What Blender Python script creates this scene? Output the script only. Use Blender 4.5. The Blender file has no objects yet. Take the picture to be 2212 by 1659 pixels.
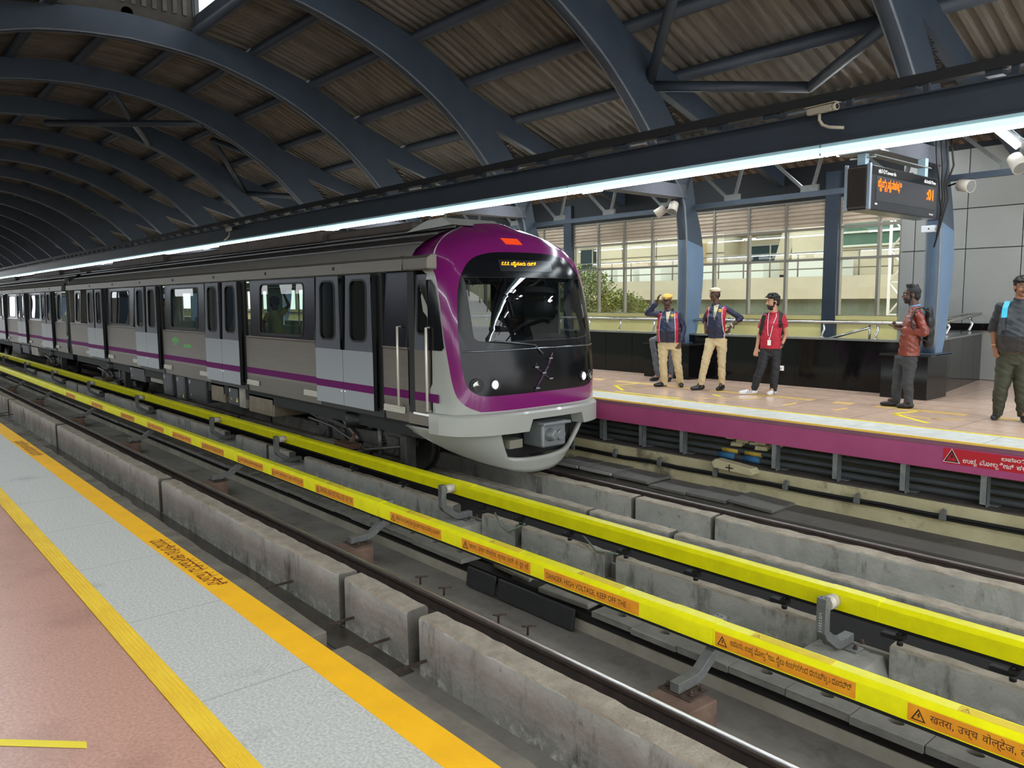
import bpy, bmesh, math, random, os
from mathutils import Vector, Matrix, noise
R = math.radians
random.seed(7)
SC = bpy.context.scene
COL = SC.collection

# ---------------------------------------------------------------- camera, world, light, exposure
yaw, pitch, roll = R(40.774), R(6.162), R(0.458)
fw = Vector((-math.cos(yaw)*math.cos(pitch), math.sin(yaw)*math.cos(pitch), -math.sin(pitch)))
rt = fw.cross(Vector((0, 0, 1))).normalized(); dn = fw.cross(rt)
r2 = rt*math.cos(roll)+dn*math.sin(roll); d2 = -rt*math.sin(roll)+dn*math.cos(roll)
cam_data = bpy.data.cameras.new('camera'); cam = bpy.data.objects.new('camera', cam_data); COL.objects.link(cam)
m = Matrix((r2, -d2, -fw)).transposed().to_4x4(); m.translation = Vector((0, 0, 1.58))
cam.matrix_world = m
cam_data.sensor_width = 36; cam_data.lens = 1700/2212*36; cam_data.clip_start = .05; cam_data.clip_end = 400
SC.camera = cam
world = bpy.data.worlds.new('overcast_sky'); SC.world = world; world.use_nodes = True
wb = world.node_tree.nodes['Background']; wb.inputs[0].default_value = (.93, .97, 1, 1); wb.inputs[1].default_value = 2.3
SC.view_settings.view_transform = 'Standard'; SC.view_settings.look = 'None'
SC.view_settings.gamma = 1; SC.view_settings.use_curve_mapping = False
SC.view_settings.exposure = 0.45
STRIP = 20.0      # brightness of the long light strips
ADDED_BATTEN = 100.0    # brightness of the batten lamps added to light the far platform
TUBE = 26.0       # brightness of the tube lamps
SC.cycles.use_denoising = True
SC.cycles.max_bounces = 7; SC.cycles.diffuse_bounces = 4; SC.cycles.glossy_bounces = 4
SC.cycles.transmission_bounces = 6; SC.cycles.transparent_max_bounces = 8
SC.cycles.caustics_reflective = False; SC.cycles.caustics_refractive = False
SC.cycles.sample_clamp_indirect = 6

# ---------------------------------------------------------------- materials
def lin(c):
    return tuple((x/255/12.92 if x/255 <= .04045 else ((x/255+.055)/1.055)**2.4) for x in c)+(1,)
MATS = {}
def mat(name, c, rough=.55, metal=0, var=0.0, vs=3.0, bump=0.0, bs=20.0, c2=None, stretch=None, spec=None, coat=0, detail=6, emit=0, alpha=None):
    """painted or bare surface with uneven tone (var), a second colour in patches (c2) and fine relief (bump)"""
    if name in MATS: return MATS[name]
    mt = bpy.data.materials.new(name); mt.use_nodes = True; nt = mt.node_tree; n = nt.nodes; l = nt.links
    b = n['Principled BSDF']; b.inputs['Base Color'].default_value = lin(c); b.inputs['Roughness'].default_value = rough
    b.inputs['Metallic'].default_value = metal
    if spec is not None: b.inputs['Specular IOR Level'].default_value = spec
    if coat: b.inputs['Coat Weight'].default_value = coat; b.inputs['Coat Roughness'].default_value = .05
    if emit:
        b.inputs['Emission Color'].default_value = lin(c); b.inputs['Emission Strength'].default_value = emit
    if var or c2 or bump:
        tc = n.new('ShaderNodeTexCoord'); mp = n.new('ShaderNodeMapping'); l.new(tc.outputs['Object'], mp.inputs[0])
        if stretch: mp.inputs['Scale'].default_value = stretch
    if var or c2:
        nz = n.new('ShaderNodeTexNoise'); nz.inputs['Scale'].default_value = vs; nz.inputs['Detail'].default_value = detail
        nz.inputs['Roughness'].default_value = .62
        l.new(mp.outputs[0], nz.inputs[0])
        rp = n.new('ShaderNodeValToRGB'); rp.color_ramp.elements[0].position = .36; rp.color_ramp.elements[1].position = .64
        a = lin(c); z = lin(c2) if c2 else tuple(min(1, x*(1+var)) for x in a[:3])+(1,)
        if not c2: a = tuple(x*(1-var) for x in a[:3])+(1,)
        rp.color_ramp.elements[0].color = a; rp.color_ramp.elements[1].color = z
        l.new(nz.outputs[0], rp.inputs[0]); l.new(rp.outputs[0], b.inputs['Base Color'])
    if bump:
        nb = n.new('ShaderNodeTexNoise'); nb.inputs['Scale'].default_value = bs; nb.inputs['Detail'].default_value = 5
        l.new(mp.outputs[0], nb.inputs[0])
        bp = n.new('ShaderNodeBump'); bp.inputs['Strength'].default_value = bump; bp.inputs['Distance'].default_value = .02
        l.new(nb.outputs[0], bp.inputs['Height']); l.new(bp.outputs[0], b.inputs['Normal'])
    MATS[name] = mt
    return mt

def mix_noise(mt, c, scale, lo, hi, stretch=(1, 1, 1), detail=8, axis_gate=None):
    """lays a further patchy layer (stain, soot, lime) over a material"""
    nt = mt.node_tree; n = nt.nodes; l = nt.links; b = n['Principled BSDF']
    inp = b.inputs['Base Color']
    tc = n.new('ShaderNodeTexCoord'); mp = n.new('ShaderNodeMapping'); mp.inputs['Scale'].default_value = stretch
    l.new(tc.outputs['Object'], mp.inputs[0])
    nz = n.new('ShaderNodeTexNoise'); nz.inputs['Scale'].default_value = scale; nz.inputs['Detail'].default_value = detail
    nz.inputs['Roughness'].default_value = .7
    l.new(mp.outputs[0], nz.inputs[0])
    mr = n.new('ShaderNodeMapRange'); mr.inputs[1].default_value = lo; mr.inputs[2].default_value = hi
    l.new(nz.outputs[0], mr.inputs[0])
    fac = mr.outputs[0]
    if axis_gate:
        ax, g0, g1 = axis_gate
        sx = n.new('ShaderNodeSeparateXYZ'); l.new(tc.outputs['Object'], sx.inputs[0])
        gr = n.new('ShaderNodeMapRange'); gr.inputs[1].default_value = g0; gr.inputs[2].default_value = g1
        l.new(sx.outputs[ax], gr.inputs[0])
        mm = n.new('ShaderNodeMath'); mm.operation = 'MULTIPLY'; l.new(fac, mm.inputs[0]); l.new(gr.outputs[0], mm.inputs[1]); fac = mm.outputs[0]
    mx = n.new('ShaderNodeMix'); mx.data_type = 'RGBA'
    if inp.links: l.new(inp.links[0].from_socket, mx.inputs[6])
    else: mx.inputs[6].default_value = inp.default_value
    mx.inputs[7].default_value = lin(c)
    l.new(fac, mx.inputs[0]); l.new(mx.outputs[2], inp)
    return mt

def glow(name, c, s):
    if name in MATS: return MATS[name]
    mt = bpy.data.materials.new(name); mt.use_nodes = True; n = mt.node_tree.nodes; n.clear()
    e = n.new('ShaderNodeEmission'); e.inputs[0].default_value = lin(c); e.inputs[1].default_value = s
    o = n.new('ShaderNodeOutputMaterial'); mt.node_tree.links.new(e.outputs[0], o.inputs[0]); MATS[name] = mt
    return mt

def glass(name, tint=(235, 242, 238), refl=.12, rough=.0):
    if name in MATS: return MATS[name]
    mt = bpy.data.materials.new(name); mt.use_nodes = True; nt = mt.node_tree; n = nt.nodes; n.clear()
    t = n.new('ShaderNodeBsdfTransparent'); t.inputs[0].default_value = lin(tint)
    g = n.new('ShaderNodeBsdfGlossy'); g.inputs['Roughness'].default_value = rough
    fr = n.new('ShaderNodeLayerWeight')
    pw = n.new('ShaderNodeMath'); pw.operation = 'POWER'; pw.inputs[1].default_value = 5; nt.links.new(fr.outputs['Facing'], pw.inputs[0])
    ma = n.new('ShaderNodeMath'); ma.operation = 'MULTIPLY_ADD'; ma.use_clamp = True; ma.inputs[1].default_value = .9; ma.inputs[2].default_value = refl+.04
    mx = n.new('ShaderNodeMixShader'); o = n.new('ShaderNodeOutputMaterial'); l = nt.links
    l.new(pw.outputs[0], ma.inputs[0]); l.new(ma.outputs[0], mx.inputs[0]); l.new(t.outputs[0], mx.inputs[1]); l.new(g.outputs[0], mx.inputs[2])
    l.new(mx.outputs[0], o.inputs[0]); MATS[name] = mt
    return mt

# ---------------------------------------------------------------- geometry helpers
class MB:
    def __init__(s): s.v = []; s.f = []; s.m = []; s.sm = []
    def add(s, vs, fs, mi=0, smooth=False):
        k = len(s.v); s.v += [tuple(q) for q in vs]
        for f in fs: s.f.append(tuple(k+i for i in f)); s.m.append(mi); s.sm.append(smooth)
        return s
    def box(s, x0, x1, y0, y1, z0, z1, mi=0):
        v = [(x, y, z) for x in (x0, x1) for y in (y0, y1) for z in (z0, z1)]
        return s.add(v, [(0, 1, 3, 2), (4, 6, 7, 5), (0, 4, 5, 1), (2, 3, 7, 6), (0, 2, 6, 4), (1, 5, 7, 3)], mi)
    def obox(s, c, ax, ay, az, mi=0):
        c = Vector(c); ax = Vector(ax); ay = Vector(ay); az = Vector(az)
        v = [c+ax*i+ay*j+az*k for i in (-.5, .5) for j in (-.5, .5) for k in (-.5, .5)]
        return s.add(v, [(0, 1, 3, 2), (4, 6, 7, 5), (0, 4, 5, 1), (2, 3, 7, 6), (0, 2, 6, 4), (1, 5, 7, 3)], mi)
    def prism(s, prof, x0, x1, mi=0, axis='x', smooth=False):
        """closed outline prof extruded along an axis; prof in the other two axes"""
        n = len(prof)
        def P(x, p): return {'x': (x, p[0], p[1]), 'y': (p[0], x, p[1]), 'z': (p[0], p[1], x)}[axis]
        v = [P(x0, p) for p in prof]+[P(x1, p) for p in prof]
        s.add(v, [(i, (i+1) % n, n+(i+1) % n, n+i) for i in range(n)], mi, smooth)
        k = len(s.v)-2*n
        s.f += [tuple(range(k+n-1, k-1, -1)), tuple(range(k+n, k+2*n))]; s.m += [mi, mi]; s.sm += [False, False]
        return s
    def sheet(s, prof, x0, x1, mi=0, smooth=True):
        n = len(prof)
        return s.add([(x0, p[0], p[1]) for p in prof]+[(x1, p[0], p[1]) for p in prof], [(i, i+1, n+i+1, n+i) for i in range(n-1)], mi, smooth)
    def tube(s, pts, r, n=8, mi=0, smooth=True, caps=True, sq=None):
        """round bar along a path; r a number or one per point; sq=(w,h) makes a rectangular bar instead"""
        pts = [Vector(p) for p in pts]; rs = r if isinstance(r, (list, tuple)) else [r]*len(pts)
        k = len(s.v); prev = None
        for i, p in enumerate(pts):
            d = (pts[min(i+1, len(pts)-1)]-pts[max(i-1, 0)]).normalized()
            if prev is None:
                u = d.cross(Vector((0, 0, 1)))
                if u.length < .1: u = d.cross(Vector((0, 1, 0)))
            else: u = prev-d*prev.dot(d)
            u.normalize(); prev = u; w = d.cross(u)
            if sq:
                for a, b in ((-1, -1), (1, -1), (1, 1), (-1, 1)): s.v.append(tuple(p+u*a*sq[0]/2+w*b*sq[1]/2))
            else:
                for j in range(n):
                    t = 2*math.pi*j/n; s.v.append(tuple(p+(u*math.cos(t)+w*math.sin(t))*rs[i]))
        if sq: n = 4; smooth = False
        for i in range(len(pts)-1):
            for j in range(n):
                s.f.append((k+i*n+j, k+i*n+(j+1) % n, k+(i+1)*n+(j+1) % n, k+(i+1)*n+j)); s.m.append(mi); s.sm.append(smooth)
        if caps:
            e = k+(len(pts)-1)*n
            s.f += [tuple(range(k+n-1, k-1, -1)), tuple(range(e, e+n))]; s.m += [mi, mi]; s.sm += [False, False]
        return s
    def ell(s, c, r, n=16, rings=10, mi=0, rot=None):
        c = Vector(c); k = len(s.v); M = rot or Matrix.Identity(3)
        for i in range(rings+1):
            a = math.pi*i/rings
            for j in range(n):
                t = 2*math.pi*j/n
                s.v.append(tuple(c+M @ Vector((r[0]*math.sin(a)*math.cos(t), r[1]*math.sin(a)*math.sin(t), r[2]*math.cos(a)))))
        for i in range(rings):
            for j in range(n):
                s.f.append((k+i*n+j, k+i*n+(j+1) % n, k+(i+1)*n+(j+1) % n, k+(i+1)*n+j)); s.m.append(mi); s.sm.append(True)
        return s
    def disc(s, c, nrm, r, n=20, mi=0):
        nrm = Vector(nrm).normalized(); u = nrm.cross(Vector((0, 0, 1)));
        if u.length < .1: u = Vector((1, 0, 0))
        u.normalize(); w = nrm.cross(u)
        return s.add([Vector(c)+(u*math.cos(2*math.pi*i/n)+w*math.sin(2*math.pi*i/n))*r for i in range(n)], [tuple(range(n))], mi)
    def build(s, name, mats, parent=None, bevel=0, seg=2, weld=True, origin=None, smooth_all=False):
        me = bpy.data.meshes.new(name); me.from_pydata(s.v, [], s.f)
        if not isinstance(mats, (list, tuple)): mats = [mats]
        for q in mats: me.materials.append(q)
        me.polygons.foreach_set('material_index', s.m)
        me.polygons.foreach_set('use_smooth', [True]*len(s.f) if smooth_all else s.sm)
        bm = bmesh.new(); bm.from_mesh(me)
        if weld: bmesh.ops.remove_doubles(bm, verts=bm.verts, dist=1e-5)
        bmesh.ops.recalc_face_normals(bm, faces=bm.faces)
        bm.to_mesh(me); bm.free()
        if origin is not None:
            me.transform(Matrix.Translation(-Vector(origin)))
        o = bpy.data.objects.new(name, me); COL.objects.link(o)
        if origin is not None: o.location = origin
        if parent is not None: o.parent = parent
        if bevel:
            b = o.modifiers.new('bevel', 'BEVEL'); b.width = bevel; b.segments = seg; b.limit_method = 'ANGLE'; b.angle_limit = R(40)
        return o

def tag(o, label=None, cat=None, group=None, kind=None):
    if label: o['label'] = label
    if cat: o['category'] = cat
    if group: o['group'] = group
    if kind: o['kind'] = kind
    return o
def struct(o, label=None): return tag(o, label, None, None, 'structure')
def thing(name, label, cat, group=None, loc=(0, 0, 0), rz=0):
    o = bpy.data.objects.new(name, None); COL.objects.link(o); o.location = loc; o.rotation_euler = (0, 0, rz)
    o.empty_display_size = .1
    return tag(o, label, cat, group)
def kids(o): return [c for c in bpy.data.objects if c.parent == o]
def copy_tree(o, parent=None, _k=None):
    c = o.copy(); COL.objects.link(c)
    if parent is not None: c.parent = parent
    for ch in kids(o): copy_tree(ch, c)
    return c
ORD = ['first', 'second', 'third', 'fourth', 'fifth', 'sixth', 'seventh', 'eighth', 'ninth', 'tenth', 'eleventh', 'twelfth', 'thirteenth', 'fourteenth', 'fifteenth', 'sixteenth', 'seventeenth', 'eighteenth', 'nineteenth', 'twentieth',
       'twenty-first', 'twenty-second', 'twenty-third', 'twenty-fourth', 'twenty-fifth', 'twenty-sixth', 'twenty-seventh', 'twenty-eighth', 'twenty-ninth', 'thirtieth']

TMP = bpy.data.scenes.new('workbench')
def to_mesh(o):
    TMP.collection.objects.link(o); vl = TMP.view_layers[0]; vl.update()
    me = bpy.data.meshes.new_from_object(o.evaluated_get(vl.depsgraph)); TMP.collection.objects.unlink(o)
    return me
def glyphs(s, size, slant=0, bold=0):
    cu = bpy.data.curves.new('lettering', 'FONT'); cu.body = s; cu.size = size; cu.shear = slant; cu.offset = bold
    cu.resolution_u = 3
    o = bpy.data.objects.new('lettering', cu); me = to_mesh(o)
    bpy.data.objects.remove(o); bpy.data.curves.remove(cu)
    return me
def lettering(s, origin, right, up, mt, parent, width=None, height=None, slant=0, bold=0, name='lettering', align='l'):
    """text as flat glyph shapes; {x} sets x as a small conjunct under the letter before it"""
    import re
    V = []; F = []; pen = 0.0
    for tok in re.findall(r'\{[^}]*\}| +|[^{ ]+', s):
        if tok.startswith(' '): pen += .32*len(tok); continue
        sub = tok.startswith('{'); body = tok.strip('{}')
        me = glyphs(body, .6 if sub else 1, slant, bold)
        if not len(me.vertices): continue
        xs = [v.co.x for v in me.vertices]; x0, x1 = min(xs), max(xs)
        if sub: dx = pen-(x1-x0)*.75-x0; dy = -.36
        else: dx = pen-x0; dy = 0
        k = len(V); V += [(v.co.x+dx, v.co.y+dy) for v in me.vertices]; F += [tuple(k+i for i in p.vertices) for p in me.polygons]
        pen = max(pen, x1+dx)+.05
        bpy.data.meshes.remove(me)
    xs = [v[0] for v in V]; ys = [v[1] for v in V]; x0, x1, y0, y1 = min(xs), max(xs), min(ys), max(ys)
    sx = (width/(x1-x0)) if width else None; sy = (height/(y1-y0)) if height else sx
    if sx is None: sx = sy
    off = {'l': 0, 'c': -(x1-x0)*sx/2}[align]
    o = Vector(origin); r = Vector(right).normalized(); u = Vector(up).normalized()
    mb = MB(); mb.add([o+r*((x-x0)*sx+off)+u*((y-y0)*sy) for x, y in V], F)
    return mb.build(name, mt, parent, weld=False)
XL, XR = -100.0, 4.0
CY = 5.4                                   # middle of the four rails
# ---- shared materials
M_STEEL = mat('navy_paint', (60, 70, 82), .45, var=.10, vs=1.3, spec=.4)
M_COLB = mat('lit_column_blue', (96, 120, 146), .4, var=.06, vs=2)  # arch steel lightened in colour for light from the windows
M_STEELD = mat('dark_navy_paint', (48, 55, 64), .5, var=.12, vs=1.5)
M_GALV = mat('galvanised_steel', (150, 155, 156), .4, .6, var=.15, vs=9)
M_GREYP = mat('grey_painted_steel', (118, 120, 118), .5, .2, var=.12, vs=14)
M_BLACK = mat('black_rubber', (22, 22, 23), .6)
M_STAIN = mat('polished_stainless', (196, 194, 190), .22, 1)
M_RUST = mat('rusty_steel', (96, 78, 68), .7, .3, var=.3, vs=20, c2=(68, 56, 50))
M_CONC = mat('cast_concrete', (142, 140, 132), .9, c2=(166, 163, 153), vs=2.2, bump=.35, bs=26)
mix_noise(M_CONC, (96, 92, 84), 3.0, .55, .72, (1, 1, .35))
M_CTOP = mat('worn_concrete_top', (176, 166, 148), .95, c2=(150, 140, 124), vs=6, bump=.5, bs=40)
M_BED = mat('dirty_track_bed', (112, 106, 98), .95, c2=(134, 129, 119), vs=1.6, bump=.35, bs=30)
mix_noise(M_BED, (78, 70, 62), 1.1, .52, .7)
M_DARKC = mat('sooty_concrete', (66, 60, 56), .95, c2=(86, 80, 74), vs=5, bump=.3)
M_SLAB = mat('grey_cover_slab', (114, 112, 106), .9, c2=(134, 132, 125), vs=4, bump=.3, bs=50)
M_CREAM = mat('cream_wash', (206, 198, 160), .85, c2=(186, 176, 138), vs=2.5, bump=.2)
mix_noise(M_CREAM, (120, 112, 92), 1.7, .56, .70)
M_YEL = mat('yellow_cover', (245, 238, 8), .34, var=.06, vs=6, spec=.5)
M_YTOP = M_YEL
M_DARKTXT = mat('black_print', (52, 26, 14), .6)
M_WHITE = mat('white_print', (240, 238, 232), .6)
M_ORANGE = mat('orange_sticker', (238, 160, 22), .5, c2=(226, 140, 20), vs=8)

# ---- near platform
def floor_mat(name, c, c2, rough, scale, tile=None, tc=None, gloss_var=0):
    mt = mat(name, c, rough, c2=c2, vs=scale, detail=9)
    if tile:
        nt = mt.node_tree; n = nt.nodes; l = nt.links; b = n['Principled BSDF']; src = b.inputs['Base Color'].links[0].from_socket
        br = n.new('ShaderNodeTexBrick'); br.offset = 0; br.inputs['Scale'].default_value = 1
        br.inputs['Brick Width'].default_value = tile[0]; br.inputs['Row Height'].default_value = tile[1]
        br.inputs['Mortar Size'].default_value = tile[2]; br.inputs['Mortar Smooth'].default_value = 0
        tcn = n.new('ShaderNodeTexCoord'); l.new(tcn.outputs['Object'], br.inputs[0])
        mx = n.new('ShaderNodeMix'); mx.data_type = 'RGBA'; mx.inputs[7].default_value = lin(tc)
        l.new(src, mx.inputs[6]); l.new(br.outputs['Fac'], mx.inputs[0]); l.new(mx.outputs[2], b.inputs['Base Color'])
    return mt
M_TERR = floor_mat('red_granite', (184, 135, 116), (208, 160, 140), .35, 70)
mix_noise(M_TERR, (120, 80, 70), .8, .5, .9)
M_GRAN = floor_mat('flamed_grey_granite', (172, 170, 162), (208, 206, 198), .6, 75, (1.02, 9, .003), (146, 146, 140))
mix_noise(M_GRAN, (120, 124, 122), 1.3, .58, .85, (1, .5, 1))
M_YEDGE = mat('yellow_floor_paint', (250, 186, 16), .5, var=.05, vs=5)
M_TACT = mat('yellow_tactile_tile', (255, 212, 44), .55, c2=(246, 196, 36), vs=4, bump=.1)
n_ = M_TACT.node_tree; w_ = n_.nodes.new('ShaderNodeTexWave'); w_.bands_direction = 'Y'; w_.inputs['Scale'].default_value = 17
t_ = n_.nodes.new('ShaderNodeTexCoord'); n_.links.new(t_.outputs['Object'], w_.inputs[0])
b_ = n_.nodes.new('ShaderNodeBump'); b_.inputs['Distance'].default_value = .004; n_.links.new(w_.outputs[0], b_.inputs['Height'])
n_.links.new(b_.outputs[0], n_.nodes['Principled BSDF'].inputs['Normal'])

o = MB().prism([(-5.5, 0), (.9, 0), (.9, -.3), (-5.5, -.3)], XL, XR).build('floor', M_TERR); struct(o)
o = MB().prism([(1.0, 0), (1.46, 0), (1.46, -.3), (1.0, -.3)], XL, XR).build('floor', M_GRAN); struct(o)
mb = MB()
x = XR
while x > XL: mb.box(x-.298, x, .902, .998, -.1, .004); x -= .3
o = mb.build('trim_1', M_TACT); struct(o)
o = MB().prism([(1.46, -.2), (1.46, .001), (1.605, .001), (1.61, -.003), (1.61, -.2)], XL, XR).build('trim_2', M_YEDGE); struct(o)
edge_trim = o
M_REDTXT = mat('dark_red_print', (128, 52, 10), .6)
for xa in (-5.42, -10.45, -15.5, -20.5):
    lettering('ದಯವಿಟ್ಟು ಅಂತರವನ್ನು ಗಮನಿಸಿ', (xa, 1.485, .0025), (1, 0, 0), (0, 1, 0), M_REDTXT, edge_trim, width=1.12, height=.11, slant=.25)
o = MB().add([(-3.30, .33, .002), (-3.25, .32, .002), (-3.0, .575, .002), (-3.05, .585, .002)], [(0, 1, 2, 3)]).build('floor_marking', mat('yellow_floor_tape', (240, 214, 20), .5)); struct(o)
o = MB().box(XL, XR, -5.6, -5.5, 0, 3.0).box(XL, XR, -5.6, -5.5, 3.8, 5.2).build('wall_near', mat('grey_beige_wall', (150, 146, 136), .6, var=.05, vs=.6)); struct(o)
mb = MB(); x = XR
while x > XL: mb.box(x-.15, x+.15, -5.5, -5.42, 0, 4.2); x -= 4.66
struct(mb.build('wall_near', M_STEELD))
o = MB().prism([(1.3, -.02), (1.58, -.02), (1.58, -.6), (1.3, -.6)], XL, XR).build('platform_slab', M_CONC); struct(o)

# ---- track bed, one cross-section swept along the line
mb = MB().sheet([(1.2, -1.25), (1.2, -1.5), (9.75, -1.5)], XL, XR, smooth=False)
mb.v = []; mb.f = []; mb.m = []; mb.sm = []
prof = [(.5, -1.45), (3.6, -1.45), (3.6, -1.235), (4.12, -1.235), (4.12, -1.38), (6.12, -1.38), (6.12, -1.235), (6.65, -1.235), (7.16, -1.235), (7.16, -1.42), (8.12, -1.42), (8.12, -1.26), (8.62, -1.26), (9.3, -1.26), (9.3, -2), (.5, -2)]
o = MB().prism(prof, XL, XR).build('ground', M_BED); struct(o)
M_SHADE = mat('painted_shade', (20, 18, 17), .95)  # near-black colour standing in for deep shade between the track parts
for a_, b_, z_ in ((3.605, 3.835, -1.233), (6.165, 6.81, -1.232), (6.97, 7.19, -1.232), (8.09, 8.31, -1.255)):
    o = MB().box(XL, XR, a_, b_, z_-.01, z_).build('ground_shade', M_SHADE); struct(o)
# wet gutter between the kerb and the guard blocks
M_WET = mat('wet_gutter', (60, 55, 48), .25, c2=(92, 86, 76), vs=1.2, bump=.15)
o = MB().box(-19, -5.2, 3.12, 3.4, -1.449, -1.44).build('gutter_floor', M_WET); struct(o)

# kerb slabs between platform and gutter
segs = [(-1.0, 2.9), (-5.62, -1.25), (-12.3, -5.98), (-19.4, -12.36), (-27, -19.95), (-34, -27.2), (-50, -34.3)]
for i, (a, b) in enumerate(sorted(segs, key=lambda s: -s[0])):
    mb = MB(); n = max(2, int((b-a)/.3)); random.seed(i)
    pr = []
    for j in range(n+1):
        xx = a+(b-a)*j/n; pr.append((xx, 3.05+random.uniform(-.02, .02)))
    mb.prism([(a, 1.4)]+pr+[(b, 1.4)], -1.44, -1.25, axis='z')
    o = mb.build('kerb_slab', mat('dusty_kerb', (146, 138, 124), .95, c2=(118, 111, 100), vs=3, bump=.5, bs=25), bevel=.012)
    tag(o, 'low rough concrete kerb slab below the near platform edge, %s from the camera end' % ORD[i], 'kerb', 'kerb slabs along the near platform')

# ---- concrete guard blocks
M_LIME = mat('guard_block_concrete', (160, 160, 153), .92, c2=(184, 183, 175), vs=1.8, bump=.45, bs=18)
mix_noise(M_LIME, (98, 96, 90), 2.6, .54, .68, (1, 1, .3))
mix_noise(M_LIME, (92, 84, 74), 9, .62, .74)
mix_noise(M_LIME, (226, 224, 216), 7, .5, .62, (1, 1, 1), 8, (2, -1.28, -1.42))
M_ENDF = mat('shaded_end_face', (84, 81, 75), .95, c2=(112, 108, 100), vs=4, bump=.3)  # block ends darkened in colour for the shade they stand in
def block(x0, x1, y0, y1, zt, zb, label, group, seed, name='concrete_block', top=None):
    mb = MB(); nx = max(3, int((x1-x0)/.12)); nz = 4; random.seed(seed)
    # outline with slightly broken top edges
    k = 0; vs = []; fs = []
    prof = [(y0, zb), (y0, zt-.02), (y0+.015, zt), (y1-.015, zt), (y1, zt-.02), (y1, zb)]
    n = len(prof)
    for i in range(nx+1):
        xx = x0+(x1-x0)*i/nx
        for j, (yy, zz) in enumerate(prof):
            w = 0 if j in (0, 5) else .007
            vs.append((xx+(random.uniform(-.01, .01) if 0 < i < nx else 0), yy+random.uniform(-w, w), zz+random.uniform(-w, w)))
    mid = []
    for i in range(nx):
        for j in range(n-1): fs.append((i*n+j, (i+1)*n+j, (i+1)*n+j+1, i*n+j+1)); mid.append(1 if j in (1, 2, 3) else 0)
    mb.add(vs, fs); mb.m = mid
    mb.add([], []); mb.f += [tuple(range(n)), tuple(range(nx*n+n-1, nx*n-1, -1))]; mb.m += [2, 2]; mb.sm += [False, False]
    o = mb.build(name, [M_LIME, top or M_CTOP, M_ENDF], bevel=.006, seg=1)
    return tag(o, label, 'concrete block', group)
ends = [(-5.12, 1.9), (-6.34, -5.27), (-11.62, -6.44), (-18.45, -11.76), (-24.05, -18.62), (-24.3, -24.08), (-31, -24.5), (-37.6, -31.1), (-44, -37.7), (-52, -44.2)]
lab = ['long weathered concrete guard block beside the near rail, longest one in front', 'short concrete guard block beside the near rail, left of the longest block']
for i, (a, b) in enumerate(ends):
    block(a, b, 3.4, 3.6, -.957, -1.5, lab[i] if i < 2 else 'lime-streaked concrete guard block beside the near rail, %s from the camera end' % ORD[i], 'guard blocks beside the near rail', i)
ends = [(-5.42, 3.5), (-6.66, -5.47), (-12.0, -6.72), (-18, -12.1), (-25, -18.1), (-32, -25.1)]
for i, (a, b) in enumerate(ends):
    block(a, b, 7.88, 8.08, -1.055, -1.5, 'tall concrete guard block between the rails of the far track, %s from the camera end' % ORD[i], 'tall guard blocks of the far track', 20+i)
ends = [(-5.5, 3.5), (-6.85, -5.57), (-12.2, -6.9), (-18.3, -12.3), (-25, -18.4), (-32, -25.1)]
for i, (a, b) in enumerate(ends):
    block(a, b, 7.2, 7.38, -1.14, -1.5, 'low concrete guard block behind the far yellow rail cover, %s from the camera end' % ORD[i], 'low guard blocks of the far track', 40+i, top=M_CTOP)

# ---- running rails
def rail_profile(y, zt):
    h = .17
    return [(y-.07, zt-h), (y-.07, zt-h+.012), (y-.012, zt-h+.03), (y-.01, zt-.045), (y-.034, zt-.032), (y-.035, zt-.006), (y-.026, zt), (y+.026, zt), (y+.035, zt-.006), (y+.034, zt-.032), (y+.01, zt-.045), (y+.012, zt-h+.03), (y+.07, zt-h+.012), (y+.07, zt-h)]
M_RAILHEAD = mat('worn_rail_head', (225, 224, 222), .32, 1)
M_RAILSIDE = mat('rail_steel', (96, 84, 78), .5, .5, var=.2, vs=8)
for y, zt, nm in ((2.41, -1.05, 'near rail of the near track, under the platform edge'), (3.91, -1.05, 'shiny running rail beside the concrete guard blocks of the near track'), (6.89, -1.09, 'running rail of the far track behind the second yellow cover'), (8.39, -1.09, 'dull running rail of the far track below the magenta platform edge')):
    root = thing('running_rail', nm, 'rail', 'running rails', (0, y, zt))
    pr = [(p[0]-y, p[1]-zt) for p in rail_profile(y, zt)]
    MB().prism(pr, XL, XR).build('rail_body', M_RAILSIDE, root)
    MB().sheet([(-.027, -.0015), (-.018, .0006), (-.009, .0014), (0, .0017), (.009, .0014), (.018, .0006), (.027, -.0015)], XL, XR).build('running_surface', M_RAILHEAD, root)
    if y in (3.91, 8.39):
        for k in range(40):
            xx = -.6-k*.6
            mb = MB().box(xx-.05, xx+.05, .06, .15, -.185, -.155).tube([(xx, .11, -.16), (xx, .11, -.12)], .014, 6)
            mb.tube([(xx-.03, .05, -.15), (xx-.01, .09, -.13), (xx+.03, .13, -.15)], .008, 5)
            mb.build('rail_clip', M_RUST, root)

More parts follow.
